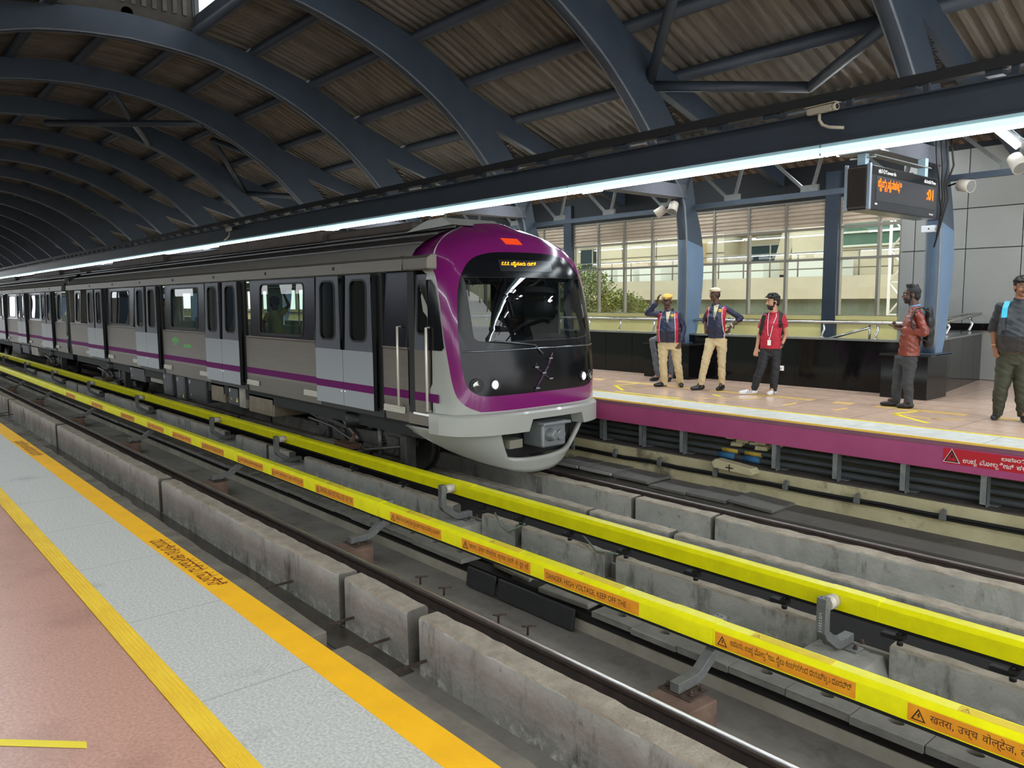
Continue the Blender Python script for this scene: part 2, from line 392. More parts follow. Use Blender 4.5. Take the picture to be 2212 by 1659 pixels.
# ---- side wall and cover slabs of the cable trough between the tracks
o = MB().box(XL, XR, 4.87, 4.97, -1.4, -1.268).build('trough_wall', mat('pale_trough_wall', (168, 162, 146), .9, c2=(142, 136, 122), vs=2, bump=.3)); struct(o)
o = MB().box(XL, XR, 4.86, 5.0, -1.266, -1.17).build('trough_shade', M_SHADE); struct(o)  # black strip that paints in the shadow under the cover slabs
o = MB().box(XL, XR, 5.3, 5.42, -1.4, -1.16).build('trough_wall', M_DARKC); struct(o)
random.seed(3)
n = 0
x = 1.9; w = .46
while x > -34:
    if -6.25 < x-w/2 < -4.65:
        x -= w; continue
    mb = MB(); dx = random.uniform(-.004, .004)
    a, b = x-w+.005, x-.003
    y0, y1, z1, z0 = 4.79+random.uniform(-.012, .012), 5.36, -1.115+random.uniform(-.006, .006), -1.165
    # slab with a round lifting hole
    hx, hy = (a+b)/2, 4.93; nn = 16
    out = []
    for i in range(nn):
        t = 2*math.pi*i/nn; c, s_ = math.cos(t), math.sin(t); k = max(abs(c), abs(s_))
        out.append((hx+c/k*(b-a)/2, (y0+.28)+s_/k*.28 if False else (hy+s_/k*(hy-y0 if s_ < 0 else .16))))
    ring = [(hx+math.cos(2*math.pi*i/nn)*.055, hy+math.sin(2*math.pi*i/nn)*.032) for i in range(nn)]
    vs = [(p[0], p[1], z1) for p in out]+[(p[0], p[1], z1) for p in ring]+[(p[0], p[1], z1-.04) for p in ring]
    fs = [(i, (i+1) % nn, nn+(i+1) % nn, nn+i) for i in range(nn)]+[(nn+i, nn+(i+1) % nn, 2*nn+(i+1) % nn, 2*nn+i) for i in range(nn)]+[tuple(range(2*nn, 3*nn))]
    mb.add(vs, fs)
    mb.add([(a, y0, z1), (b, y0, z1), (a, y0, z0), (b, y0, z0), (a, y1, z1), (b, y1, z1), (a, hy+.16, z1), (b, hy+.16, z1), (a, y1, z0), (b, y1, z0)],
           [(0, 1, 3, 2), (6, 7, 5, 4), (0, 2, 8, 4, 6), (1, 7, 5, 9, 3), (2, 3, 9, 8), (4, 5, 9, 8)])
    o = mb.build('cover_slab', M_SLAB, bevel=0)
    tag(o, 'grey concrete cover slab with a lifting hole under the near yellow rail cover, one of the row', 'cover slab', 'cover slabs over the cable trough'); n += 1
    x -= w
# loose dark boards and tilted slabs in the broken stretch
M_BOARD = mat('black_rubber_board', (42, 42, 42), .75, var=.15, vs=6)
def board(c, sx, sy, sz, rx, rz, label, m_=None):
    mb = MB().box(-sx/2, sx/2, -sy/2, sy/2, -sz/2, sz/2); o = mb.build('loose_board', m_ or M_BOARD, bevel=.012)
    o.location = c; o.rotation_euler = (rx, 0, rz); return tag(o, label, 'board', 'loose boards in the broken trough cover')
board((-6.06, 4.79, -1.26), .44, .035, .20, R(-8), 0, 'short black board standing on edge where the cover slabs break off, left one')
board((-5.27, 4.80, -1.265), 1.05, .035, .2, R(-6), 0, 'long black board standing on edge in the broken trough cover')
board((-5.45, 4.93, -1.15), .52, .035, .10, R(-70), 0, 'small black board lying behind the long black board')
board((-4.95, 5.02, -1.12), .62, .36, .05, R(3), R(3), 'grey slab lying crooked above the long black board', M_SLAB)
board((-5.75, 5.1, -1.135), .6, .34, .045, R(-2), R(-4), 'grey slab tipped at the end of the broken trough cover', M_SLAB)

# ---- concrete kerb under the far conductor rail
M_KERBF = M_CONC
ends = [(-5.36, 3.5), (-6.85, -5.5), (-14, -6.95), (-21, -14.1), (-29, -21.1), (-38, -29.1)]
cut = []
for a, b in ends:
    hi = b
    for xb in [-2.905, -7.98, -12.9, -15.95, -21.1, -26.0, -31.1, -36.1]:
        if a < xb+.37 and xb-.21 < hi:
            if hi > xb+.38: cut.append((xb+.375, hi))
            hi = xb-.215
    if hi > a: cut.append((a, hi))
ends = cut
for i, (a, b) in enumerate(ends):
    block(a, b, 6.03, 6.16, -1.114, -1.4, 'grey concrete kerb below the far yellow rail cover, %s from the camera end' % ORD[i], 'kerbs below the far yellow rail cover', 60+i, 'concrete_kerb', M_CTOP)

# ---- conductor rails with yellow covers
def cover_profile(y, s):
    # y: outer face, s=+1 when the outer face looks towards -Y
    f = lambda a: y+a*s
    return [(f(0), -.896), (f(0), -.775), (f(.012), -.765), (f(.035), -.745), (f(.115), -.738), (f(.13), -.748), (f(.15), -.775), (f(.15), -.896), (f(.14), -.896), (f(.14), -.78), (f(.12), -.76), (f(.04), -.757), (f(.008), -.78), (f(.008), -.896)]
def conductor(y, breaks, label, lows, brs):
    root = thing('conductor_rail', label, 'conductor rail', 'conductor rails between the tracks', (0, 0, 0))
    MB().prism([(y+.05, -.80), (y+.11, -.80), (y+.11, -.86), (y+.095, -.87), (y+.095, -.9), (y+.12, -.915), (y+.12, -.94), (y+.04, -.94), (y+.04, -.915), (y+.065, -.9), (y+.065, -.87), (y+.05, -.86)], XL, XR).build('steel_rail', M_BLACK, root)
    xs = [XR]+breaks+[XL]
    for a, b in zip(xs[1:], xs[:-1]):
        MB().prism(cover_profile(y, 1), a+.004, b-.004).build('yellow_cover', M_YEL, root)
    for i, xb in enumerate(brs):
        # slightly larger sleeve over each support
        pr = [(p[0]+(p[0]-(y+.075))*.03, p[1]+(.004 if p[1] > -.85 else 0)) for p in cover_profile(y, 1)[:8]]
        MB().prism(pr, xb-.16, xb+.24).build('cover_sleeve', M_YEL, root)
    for xx in lows:
        mb = MB().tube([(xx, y+.02, -.93), (xx, y+.02, -1.0)], .014, 8).box(xx-.02, xx+.04, y-.02, y+.05, -.97, -.94).box(xx-.16, xx, y+.05, y+.12, -1.02, -.99)
        mb.tube([(xx, y+.02, -.99), (xx, y+.02, -1.03)], .024, 8)
        mb.build('fixing_stud', M_BLACK, root)
    return root
BR1 = [-3.26, -7.82, -12.1, -16.6, -21.1, -25.9, -30.2, -34.8]
BR2 = [-2.905, -7.98, -12.9, -15.95, -21.1, -26.0, -31.1, -36.1, -41.2]
c1 = conductor(4.6, [-3.16, -7.7, -11.9, -16.5, -21.0, -25.8, -30.1], 'near conductor rail under a yellow cover with orange warning stickers', [], [x-.14 for x in BR1])
c2 = conductor(5.88, [-2.75, -7.78, -12.7, -15.8, -20.9, -25.8, -30.9, -36], 'far conductor rail under a plain yellow cover', [-.9, -1.65, -2.4, -3.35, -4.25, -5.1, -5.9, -6.7, -7.4, -9.2, -10.6], [x+.1 for x in BR2])

def tri(mb_lines, p, r, u, h, w_=.06):
    """open triangle outline with a lightning mark"""
    r = Vector(r); u = Vector(u); p = Vector(p); mb = MB()
    A = [p, p+r*h*1.1, p+r*h*.55+u*h]; B = [p+r*h*.16+u*h*.09, p+r*h*.94+u*h*.09, p+r*h*.55+u*h*.8]
    mb.add(A+B, [(0, 1, 4, 3), (1, 2, 5, 4), (2, 0, 3, 5)])
    z = [(.60, .66), (.42, .40), (.55, .40), (.48, .16), (.70, .46), (.57, .46), (.68, .66)]
    mb.add([p+r*h*a+u*h*b for a, b in z], [tuple(range(7))])
    return mb
def sticker(parent, xa, xb, y, text, kind, bold=.0):
    mb = MB().box(xa, xb, y-.0015, y+.001, -.888, -.782); s = mb.build('warning_sticker', M_ORANGE, parent); tag(s, 'orange warning sticker with a line of lettering')
    L = xb-xa
    if kind: tri(None, (xa+.02, y-.0025, -.872), (1, 0, 0), (0, 0, 1), .075).build('warning_triangle', M_DARKTXT, s, weld=False)
    lettering(text, (xa+(.125 if kind else .03), y-.0025, -.868), (1, 0, 0), (0, 0, 1), M_DARKTXT, s, width=L-(.15 if kind else .16), height=.072 if kind else .055, bold=bold)
    # faded sticker on the sloping top
    return s
def topsticker(parent, xa, xb, y, text):
    u = Vector((0, .08, .007)).normalized(); base = Vector((xa, y+.036, -.7435))
    mb = MB().obox(base+Vector(((xb-xa)/2, 0, 0))+u*.034, (xb-xa, 0, 0), u*.066, (0, 0, .002)); s = mb.build('warning_sticker', mat('faded_sticker', (232, 204, 52), .6, var=.06, vs=9), parent); tag(s, 'faded yellow sticker on top of the cover')
    tri(None, base+Vector((.015, .008, .002)), (1, 0, 0), u, .045).build('warning_triangle', M_FADE, s, weld=False)
    lettering(text, base+Vector((.09, .018, .0022)), (1, 0, 0), u, M_FADE, s, width=xb-xa-.12, height=.036, slant=.2)
M_FADE = mat('faded_print', (150, 120, 60), .7)
KN = 'ಅಪಾಯ, ಉಚ{ಚ} ವೋಲ{ಟ}ೇಜು, ರೈಲು ಕಂಬಿಯಿಂದ ದಯವಿಟ{ಟ}ು ದೂರವಿರಿ'; HI = 'खतरा, उच्च वोल्टेज, कृपया पटरी से दूर रहें'; EN = 'DANGER, HIGH VOLTAGE, KEEP OFF THE'
KN2 = 'ಎಚ{ಚ}ರಿಕೆ 750 ವೋಲ{ಟ}್ಸ'; HI2 = 'होिशयार 750 वोल्ट्स'; EN2 = 'CAUTION 750 VOLTS'
st = [(-3.14, -2.12, KN, 1), (-1.81, -.75, HI, 1), (-4.92, -3.84, EN, 0), (-6.12, -5.1, HI, 1), (-7.45, -6.47, KN, 1), (-9.25, -8.27, EN, 1), (-10.6, -9.6, HI, 1), (-11.85, -10.9, KN, 1), (-13.4, -12.4, EN, 1), (-14.9, -13.9, HI, 1), (-16.4, -15.4, KN, 1), (-18.3, -17.3, EN, 1), (-20.8, -19.8, KN, 1), (-23.5, -22.5, HI, 1)]
for a, b, t, k in st: sticker(c1, a, b, 4.6, t, k)
for a, b, t in ((-2.88, -2.3, KN2), (-4.56, -4.06, EN2), (-1.56, -1.0, HI2), (-7.2, -6.75, KN2), (-5.75, -5.3, HI2), (-9.05, -8.6, EN2)): topsticker(c1, a, b, 4.6, t)

# ---- supports of the conductor rails
def support(x, y, s, label, group, letters=None):
    """s=+1: post stands behind the cover and the foot comes forward; s=-1: post in front, foot behind"""
    root = thing('rail_bracket', label, 'bracket', group, (x, y, 0))
    if s > 0:
        P = [(.20, -.76), (.20, -.93), (.13, -.99), (-.05, -1.11), (-.12, -1.13), (-.33, -1.13)]; py0, py1 = -.46, -.16; pz = -1.18; yp = .17
    else:
        P = [(-.18, -.76), (-.18, -1.03), (-.16, -1.06), (.02, -1.185), (.07, -1.2), (.27, -1.2)]; py0, py1 = .0, .4; pz = -1.25; yp = -.1
    MB().tube([(0, p[0], p[1]) for p in P], 1, sq=(.08, .075)).build('bracket_arm', M_GREYP, root, bevel=.004, seg=1)
    MB().tube([(0, .152 if s > 0 else -.135, -.82), (0, .16 if s > 0 else -.004, -.82)], .052, 20).tube([(0, .153 if s > 0 else -.06, -.82), (0, .159 if s > 0 else -.05, -.82)], .06, 20).build('insulator_disc', mat('ceramic', (206, 198, 182), .3), root)
    MB().box(-.038, .038, P[0][0]-.036, P[0][0]+.036, -.765, -.755).build('cap_plate', M_GREYP, root)
    mb = MB()
    for dx in (-.018, .018): mb.tube([(dx, P[0][0], -.757), (dx, P[0][0], -.752)], .007, 6)
    mb.build('cap_bolt', M_BLACK, root)
    ye = P[-1][0]; yc = ye+.09*s if s > 0 else ye-.07
    MB().box(-.14, .14, yc-.1, yc+.13, pz-.005, pz+.007).build('base_plate', M_RUST if s > 0 else M_GREYP, root, bevel=.004, seg=1)
    for dx, dy in ((-.1, -.03), (.1, -.03), (.1, .09)):
        MB().tube([(dx, yc+dy, pz+.005), (dx, yc+dy, pz+.045)], .011, 8).tube([(dx, yc+dy, pz+.008), (dx, yc+dy, pz+.022)], .02, 6).build('anchor_bolt', M_RUST, root)
    if s > 0:
        MB().prism([(-.14, -.46), (.22, -.46), (.24, -.16), (-.14, -.16)], -1.40, pz-.005, axis='z').build('pedestal', mat('rusty_pedestal', (128, 104, 90), .9, c2=(104, 82, 70), vs=5, bump=.3), root, bevel=.01)
    else:
        mb = MB(); t = [(-.2, -.12), (.3, -.12), (.3, .27), (-.2, .27)]
        b_ = [(-.2, -.14), (.3, -.14), (.36, .27), (-.2, .27)]
        mb.add([(p[0], p[1], pz-.005) for p in t]+[(p[0]+(.04 if p[0] > 0 else 0), p[1], -1.41) for p in b_], [(0, 1, 2, 3), (0, 1, 5, 4), (1, 2, 6, 5), (2, 3, 7, 6), (3, 0, 4, 7)])
        mb.build('pedestal', M_CONC, root, bevel=.008)
        if letters: lettering(letters, (-.012, P[0][0]-.0395, -.87), (0, 0, -1), (1, 0, 0), M_WHITE, root, width=.15, height=.022)
        MB().tube([(0, P[0][0]-.037, -.81), (0, P[0][0]-.045, -.81)], .018, 14).build('pivot_bolt', M_GREYP, root)
    return root
for i, xb in enumerate(BR1):
    support(xb+.02, 4.6, 1, 'grey box-section bracket carrying the near yellow rail cover, %s from the camera end' % ORD[i], 'brackets of the near conductor rail')
for i, xb in enumerate(BR2):
    support(xb, 5.88, -1, 'grey upright bracket in front of the far yellow rail cover, %s from the camera end' % ORD[i], 'brackets of the far conductor rail', 'U212211' if i in (0, 2) else None)

# jumper cables and gate-shaped hooks at the far kerb
for i, (x, pts) in enumerate(((-5.35, [(-6.0, 6.2, -1.06), (-5.8, 6.1, -1.08), (-5.6, 6.0, -1.1), (-5.3, 6.0, -1.06)]), (-7.0, [(-7.3, 6.0, -1.03), (-7.15, 5.98, -1.16), (-7.0, 5.97, -1.2), (-6.75, 6.0, -1.05)]))):
    o = MB().tube(pts, .012, 6).build('jumper_cable', mat('pale_cable', (120, 132, 118), .6)); tag(o, 'thin pale jumper cable sagging over the far kerb, %s of two' % ('right' if i == 0 else 'left'), 'cable', 'jumper cables')
hooks = [(-5.0, 3.36), (-5.55, 3.36), (-6.15, 3.36), (-7.4, 3.36), (-23.7, 3.36), (-24.2, 3.36)]
for i, (x, y) in enumerate(hooks):
    o = MB().tube([(x-.12, y-.4, -1.40), (x-.09, y-.30, -1.37), (x-.05, y-.22, -1.30), (x, y+.03, -1.28)], .011, 6, sq=(.018, .02)).build('steel_hook', M_RUST)
    tag(o, 'bent rusty steel strap in the gutter, %s from the camera end' % ORD[i], 'strap', 'bent straps in the gutter')
for i, (x, y) in enumerate([(-4.75, 4.25), (-5.1, 4.22), (-5.95, 4.25), (-6.35, 4.25)]):
    o = MB().tube([(x, y, -1.24), (x, y, -1.16), (x+.06, y+.04, -1.15)], .01, 6).tube([(x-.04, y-.03, -1.165), (x+.02, y, -1.16)], .009, 5).build('steel_peg', M_RUST)
    tag(o, 'small rusty steel peg standing beside the shiny rail, %s from the camera end' % ORD[i], 'peg', 'pegs beside the shiny rail')

# ---- far side: walkway, cream wall, ledge, pipes, magenta edge
M_WALK = mat('dark_walkway', (82, 78, 72), .9, c2=(100, 95, 88), vs=1.2, bump=.3)
mix_noise(M_WALK, (128, 122, 112), 2.2, .62, .8)
o = MB().prism([(8.6, -1.26), (8.62, -1.12), (8.75, -1.1), (9.24, -1.08), (9.24, -1.26)], XL, XR).build('walkway', M_WALK); struct(o)
o = MB().prism([(9.22, -1.26), (9.22, -.95), (9.25, -.93), (9.25, -.735), (9.27, -.725), (9.62, -.725), (9.62, -1.26)], XL, XR).build('wall_cream', M_CREAM); struct(o)
o = MB().box(XL, XR, 9.27, 9.75, -.724, -.705).build('ledge_top', M_DARKC); struct(o)
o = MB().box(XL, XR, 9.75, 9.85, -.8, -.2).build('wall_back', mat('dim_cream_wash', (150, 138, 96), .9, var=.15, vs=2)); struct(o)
M_MAG = mat('magenta_paint', (172, 76, 122), .42, var=.07, vs=2.5, spec=.35)
mix_noise(M_MAG, (110, 58, 82), 1.5, .60, .85)
o = MB().box(XL, XR, 9.19, 9.3, -.335, -.075).build('wall_fascia', M_MAG); struct(o)
fascia = o
o = MB().box(XL, XR, 9.192, 9.3, -.073, -.022).build('trim_3', mat('mauve_stone', (134, 86, 104), .6, var=.1)); struct(o)
o = MB().box(XL, XR, 9.3, 9.9, -.2, -.03).build('platform_slab', M_CONC); struct(o)
M_FFLOOR = floor_mat('polished_pink_granite', (206, 172, 150), (222, 190, 168), .18, 7, (1.2, .6, .004), (140, 112, 98))
M_WSTONE = floor_mat('pale_granite', (212, 212, 204), (236, 236, 228), .3, 6, (1.5, 4, .005), (150, 150, 146))
o = MB().box(XL, XR, 9.9, 30, -.2, 0).build('floor', M_FFLOOR); struct(o)
o = MB().box(XL, XR, 9.19, 9.9, -.022, 0).build('floor', M_WSTONE); struct(o)
M_YL = mat('yellow_line_paint', (250, 226, 20), .4)
M_YL2 = mat('amber_line_paint', (246, 200, 80), .4)
for a, b, m_ in ((9.185, 9.225, M_YL2), (9.84, 9.9, M_YL)):
    o = MB().box(XL, XR, a, b, -.02, .0015).build('floor_marking', m_); struct(o)
M_TT = mat('ochre_tactile', (222, 184, 108), .45, c2=(208, 172, 110), vs=3)
mb = MB(); x = 2.0
while x > -40:
    if int(x*7) % 5: mb.box(x-.29, x, 11.22, 11.42, 0, .003)
    x -= .31
struct(mb.build('floor_marking', M_TT))
def stripe(pts, w=.045, m_=M_YL2):
    mb = MB()
    for a, b in zip(pts[:-1], pts[1:]):
        a = Vector((*a, .0015)); b = Vector((*b, .0015)); d = (b-a).normalized(); p = Vector((-d.y, d.x, 0))*w/2
        mb.add([a-p, b-p, b+p, a+p], [(0, 1, 2, 3)])
    struct(mb.build('floor_marking', m_, weld=False))
for x0 in (-4.6, -9.6):
    stripe([(x0+.15, 11.3), (x0, 10.75), (x0+.65, 10.25)], .06, M_YL); stripe([(x0, 10.75), (x0+.6, 10.65)]); stripe([(x0+.5, 10.62), (x0+.85, 10.85)])
stripe([(-8.95, 10.03), (-7.6, 10.05)], .07, M_YL)
stripe([(-7.43, 10.19), (-6.8, 10.76)]); stripe([(-6.8, 10.76), (-6.78, 11.1)]); stripe([(-7.54, 10.85), (-7.3, 10.7)], .07, M_YL); stripe([(-6.06, 10.44), (-6.05, 10.82)]); stripe([(-5.32, 10.51), (-5.27, 10.83)])
# danger sign on the magenta edge
M_SIGN = mat('red_sign', (190, 8, 36), .4)
sg = MB().box(-3.37, -2.2, 9.1865, 9.1895, -.255, -.088).build('danger_sign', M_SIGN); tag(sg, 'red high voltage sign with white lettering on the magenta platform edge', 'sign')
s_ = tri(None, (-3.36, 9.183, -.235), (1, 0, 0), (0, 0, 1), .14); s_.build('warning_triangle', mat('dark_sign_print', (70, 10, 20), .5), sg, weld=False)
mb = MB(); A = [Vector((-3.37, 9.184, -.241)), Vector((-3.194, 9.184, -.241)), Vector((-3.283, 9.184, -.085))]; B = [Vector((-3.358, 9.184, -.235)), Vector((-3.206, 9.184, -.235)), Vector((-3.283, 9.184, -.097))]
mb.add(A+B, [(0, 1, 4, 3), (1, 2, 5, 4), (2, 0, 3, 5)]); mb.build('triangle_rim', M_WHITE, sg, weld=False)
lettering('ಉಚ{ಚ} ವೋಲ{ಟ}ೇಜ್ ಹಳಿಗಳ ಪ{ರ}ದೇಶ', (-3.17, 9.184, -.25), (1, 0, 0), (0, 0, 1), M_WHITE, sg, width=.92, height=.08, bold=.01)
lettering('ಅಪಾಯ', (-2.80, 9.184, -.148), (1, 0, 0), (0, 0, 1), M_WHITE, sg, width=.23, height=.045, bold=.012)

# conduits, hangers, cable with clips
M_PIPE = mat('dark_grey_conduit', (74, 78, 80), .5, var=.1)
for i, (y, z, r) in enumerate(((9.62, -.485, .04), (9.56, -.57, .04), (9.52, -.66, .043))):
    o = MB().tube([(XL, y, z)]+[(xx, y, z+random.uniform(-.002, .002)) for xx in range(-60, 2, 2)]+[(XR, y, z)], r, 10).build('conduit', M_PIPE)
    tag(o, '%s dark grey conduit running under the magenta platform edge' % ('uppermost', 'middle', 'lowest')[i], 'conduit', 'conduits under the magenta edge')
mb = MB()
for i, x in enumerate([-1.3, -2.15, -2.99, -3.84, -4.66, -5.5, -7.0, -7.77, -8.59, -9.4, -10.2, -11, -11.9]):
    mb = MB().box(x-.035, x+.035, 9.31, 9.325, -.68, -.33).box(x+.028, x+.038, 9.31, 9.4, -.72, -.33).box(x-.03, x+.12, 9.4, 9.52, -.70, -.69)
    for z in (-.42, -.52, -.62): mb.tube([(x, 9.312, z), (x, 9.305, z)], .009, 6)
    o = mb.build('cable_hanger', M_GALV); tag(o, 'perforated steel hanger below the magenta edge, %s from the camera end' % ORD[i], 'hanger', 'hangers below the magenta edge')
pts = [(XR, 9.2, -.86)]
x = 2
while x > -40: pts.append((x, 9.2, -.865+random.uniform(-.012, .012))); x -= .5
o = MB().tube(pts, .02, 8).tube([(p[0], p[1]+.012, p[2]-.035) for p in pts], .015, 8).build('trackside_cable', M_BLACK); tag(o, 'black trackside cable clipped along the cream wall', 'cable')
for i, x in enumerate([-1.4, -2.4, -3.34, -4.31, -5.25, -6.32, -7.3, -8.18, -9.1, -10]):
    o = MB().box(x-.022, x+.022, 9.165, 9.23, -.905, -.79).box(x-.035, x+.035, 9.16, 9.19, -.89, -.84).tube([(x, 9.2, -.79), (x, 9.2, -.77)], .012, 6).build('cable_clip', M_GREYP)
    tag(o, 'grey steel clip holding the black cable on the cream wall, %s from the camera end' % ORD[i], 'clip', 'cable clips on the cream wall')
# broken edge stone with painted plus, coloured tape on the conduits
mb = MB().prism([(-6.34, -.69), (-6.28, -.64), (-5.72, -.69), (-5.66, -.75), (-5.7, -.79), (-6.3, -.765)], 9.1, 9.27, axis='y')
o = mb.build('marker_stone', M_CREAM, bevel=.012); tag(o, 'chipped cream stone painted with a black plus below the magenta edge', 'stone')
MB().box(-6.1, -5.98, 9.095, 9.099, -.735, -.72).box(-6.047, -6.033, 9.095, 9.099, -.775, -.68).build('painted_plus', M_BLACK, o)
for i, (x, y, z, r, c) in enumerate(((-6.35, 9.52, -.655, .047, (60, 120, 170)), (-5.95, 9.52, -.655, .047, (60, 120, 170)), (-6.32, 9.56, -.575, .042, (214, 180, 70)), (-5.95, 9.56, -.575, .042, (214, 180, 70)))):
    o = MB().tube([(x-.13, y, z), (x+.13, y, z)], r, 12).build('conduit_tape', mat('tape_%d' % (i//2), c, .6)); tag(o, '%s tape band on the conduits above the marker stone, %s one' % ('blue' if i < 2 else 'yellow', 'left' if i % 2 == 0 else 'right'), 'tape band', 'tape bands on the conduits')
mb = MB(); random.seed(5)
for _ in range(9):
    x = random.uniform(-6.3, -5.5); s = random.uniform(.04, .1); mb.obox((x, 9.5, -.42+random.uniform(-.05, .05)), (s*1.8, s*.3, 0), (0, s, .02), (.01, 0, s*.6))
tag(mb.build('broken_plaster', M_CREAM), 'lumps of broken cream plaster hanging behind the magenta edge', 'plaster', kind='stuff')
# loose walkway slabs
M_WS = mat('dark_walkway_slab', (98, 96, 92), .85, c2=(114, 112, 107), vs=3, bump=.3)
for i, (a, b, dz, tl) in enumerate(((-5.75, -5.12, .02, 3), (-6.4, -5.78, .0, 0), (-7.06, -6.43, -.01, 0), (-7.75, -7.1, .03, 1), (-8.35, -7.8, .045, 0), (-9.0, -8.4, .045, 0))):
    o = MB().box(-(b-a)/2, (b-a)/2, -.28, .28, -.02, .02).build('walkway_slab', M_WS, bevel=.006)
    o.location = ((a+b)/2, 8.92, -1.075+dz); o.rotation_euler = (0, R(tl), R(random.uniform(-2, 2)))
    tag(o, 'dark cable slab lying loose on the walkway below the magenta edge, %s from the camera end' % ORD[i], 'slab', 'loose slabs on the walkway')
for i, (a, b) in enumerate(((-8.4, -7.75), (-9.1, -8.45), (-9.8, -9.15))):
    o = MB().box(a, b, 8.6, 8.635, -1.05, -1.01).build('edge_angle', mat('bright_angle', (220, 220, 216), .3, .6), bevel=.004); tag(o, 'bright metal edge strip beside the far rail, %s from the camera end' % ORD[i], 'edge strip', 'edge strips on the walkway')
# ================================================================ black parapet, stairwell, railing
M_BGRAN = mat('black_polished_granite', (10, 10, 11), .1, c2=(18, 18, 19), vs=25, spec=.3)
def parapet(p0, p1, t, h, nm, joints=.75, side=1):
    """black granite parapet from p0 to p1 with open joints and a stone cap"""
    p0 = Vector((*p0, 0)); p1 = Vector((*p1, 0)); d = (p1-p0); L = d.length; d.normalize(); n = Vector((-d.y, d.x, 0))*side
    mb = MB(); k = max(1, round(L/joints)); w = L/k
    for i in range(k):
        c = p0+d*(w*(i+.5))+n*t/2
        mb.obox(c+Vector((0, 0, h/2-.01)), d*(w-.008), n*t, (0, 0, h-.02))
    mb.obox(p0+d*L/2+n*(t/2)+Vector((0, 0, h/2-.03)), d*L, n*(t-.02), (0, 0, h-.07), 1)
    o = mb.build(nm, [M_BGRAN, mat('joint_grout', (90, 90, 88), .8)]); struct(o)
    o = MB().obox(p0+d*L/2+n*t/2+Vector((0, 0, h)), d*(L+.02), n*(t+.03), (0, 0, .028)).build('wall_cap', mat('grey_stone_cap', (110, 112, 110), .2)); struct(o)
parapet((-60, 12.9), (-5.0, 12.9), .16, .86, 'wall_parapet')
parapet((-4.95, 12.95), (-5.45, 16.6), .16, .88, 'wall_parapet', .9, 1)
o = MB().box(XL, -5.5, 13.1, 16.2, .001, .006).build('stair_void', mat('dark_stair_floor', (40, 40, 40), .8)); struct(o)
# pedestals around the column feet
M_PEDCAP = mat('black_stone_cap', (34, 36, 38), .12)
COLX = [-4.98-4.66*k for k in range(14)]
for i, x in enumerate(COLX[:6]):
    x0, x1 = (x-.57, x+.13) if i != 1 else (x-.68, x+.42)
    r_ = thing('column_pedestal', 'black granite pedestal at the foot of the blue column, %s from the camera end' % ORD[i], 'pedestal', 'granite pedestals of the columns', (0, 0, 0))
    MB().box(x0, x1, 12.45, 13.2, 0, .66).build('pedestal_body', M_BGRAN, r_)
    MB().box(x0-.02, x1+.05, 12.42, 13.22, .66, .69).build('pedestal_cap', M_PEDCAP, r_)
# stainless handrail on the parapet
rr_ = thing('handrail', 'long stainless steel handrail on the black parapet', 'handrail')
MB().tube([(-60, 13.05, 1.14), (-5.6, 13.05, 1.14), (-5.2, 13.1, 1.14), (-5.05, 13.3, 1.14)], .028, 10).build('top_rail', M_STAIN, rr_)
for x in [-5.9-.93*k for k in range(22)]:
    MB().tube([(x, 13.0, .87), (x, 13.0, .93), (x+.03, 13.02, 1.02), (x, 13.05, 1.12)], .02, 8).tube([(x, 13, .872), (x, 13, .885)], .045, 12).build('rail_post', M_STAIN, rr_)
rr2 = thing('handrail', 'short stainless handrail sloping along the side of the stairwell', 'handrail')
MB().tube([(-5.12, 13.3, 1.12), (-5.3, 15.2, 1.2), (-5.42, 16.2, 1.24)], .028, 10).tube([(-5.25, 13.3, 1.18), (-5.4, 15.2, 1.24), (-5.45, 16.2, 1.24)], .024, 10).build('top_rail', M_STAIN, rr2)
for y in (14.2, 15.9):
    x = -5.1-(y-13)*.137
    MB().tube([(x, y, .88), (x, y, .95), (x+.04, y+.02, 1.05), (x-.01, y+.02, 1.18)], .024, 8).tube([(x, y, .89), (x, y, .905)], .05, 12).build('rail_post', M_STAIN, rr2)
rr3 = thing('handrail', 'stainless handrail descending into the stairwell behind the red shirt', 'handrail')
MB().tube([(-6.05, 13.1, 1.06), (-6.8, 13.12, .84)], .022, 10).tube([(-6.05, 13.1, .84), (-6.05, 13.1, 1.1)], .02, 8).build('top_rail', M_STAIN, rr3)

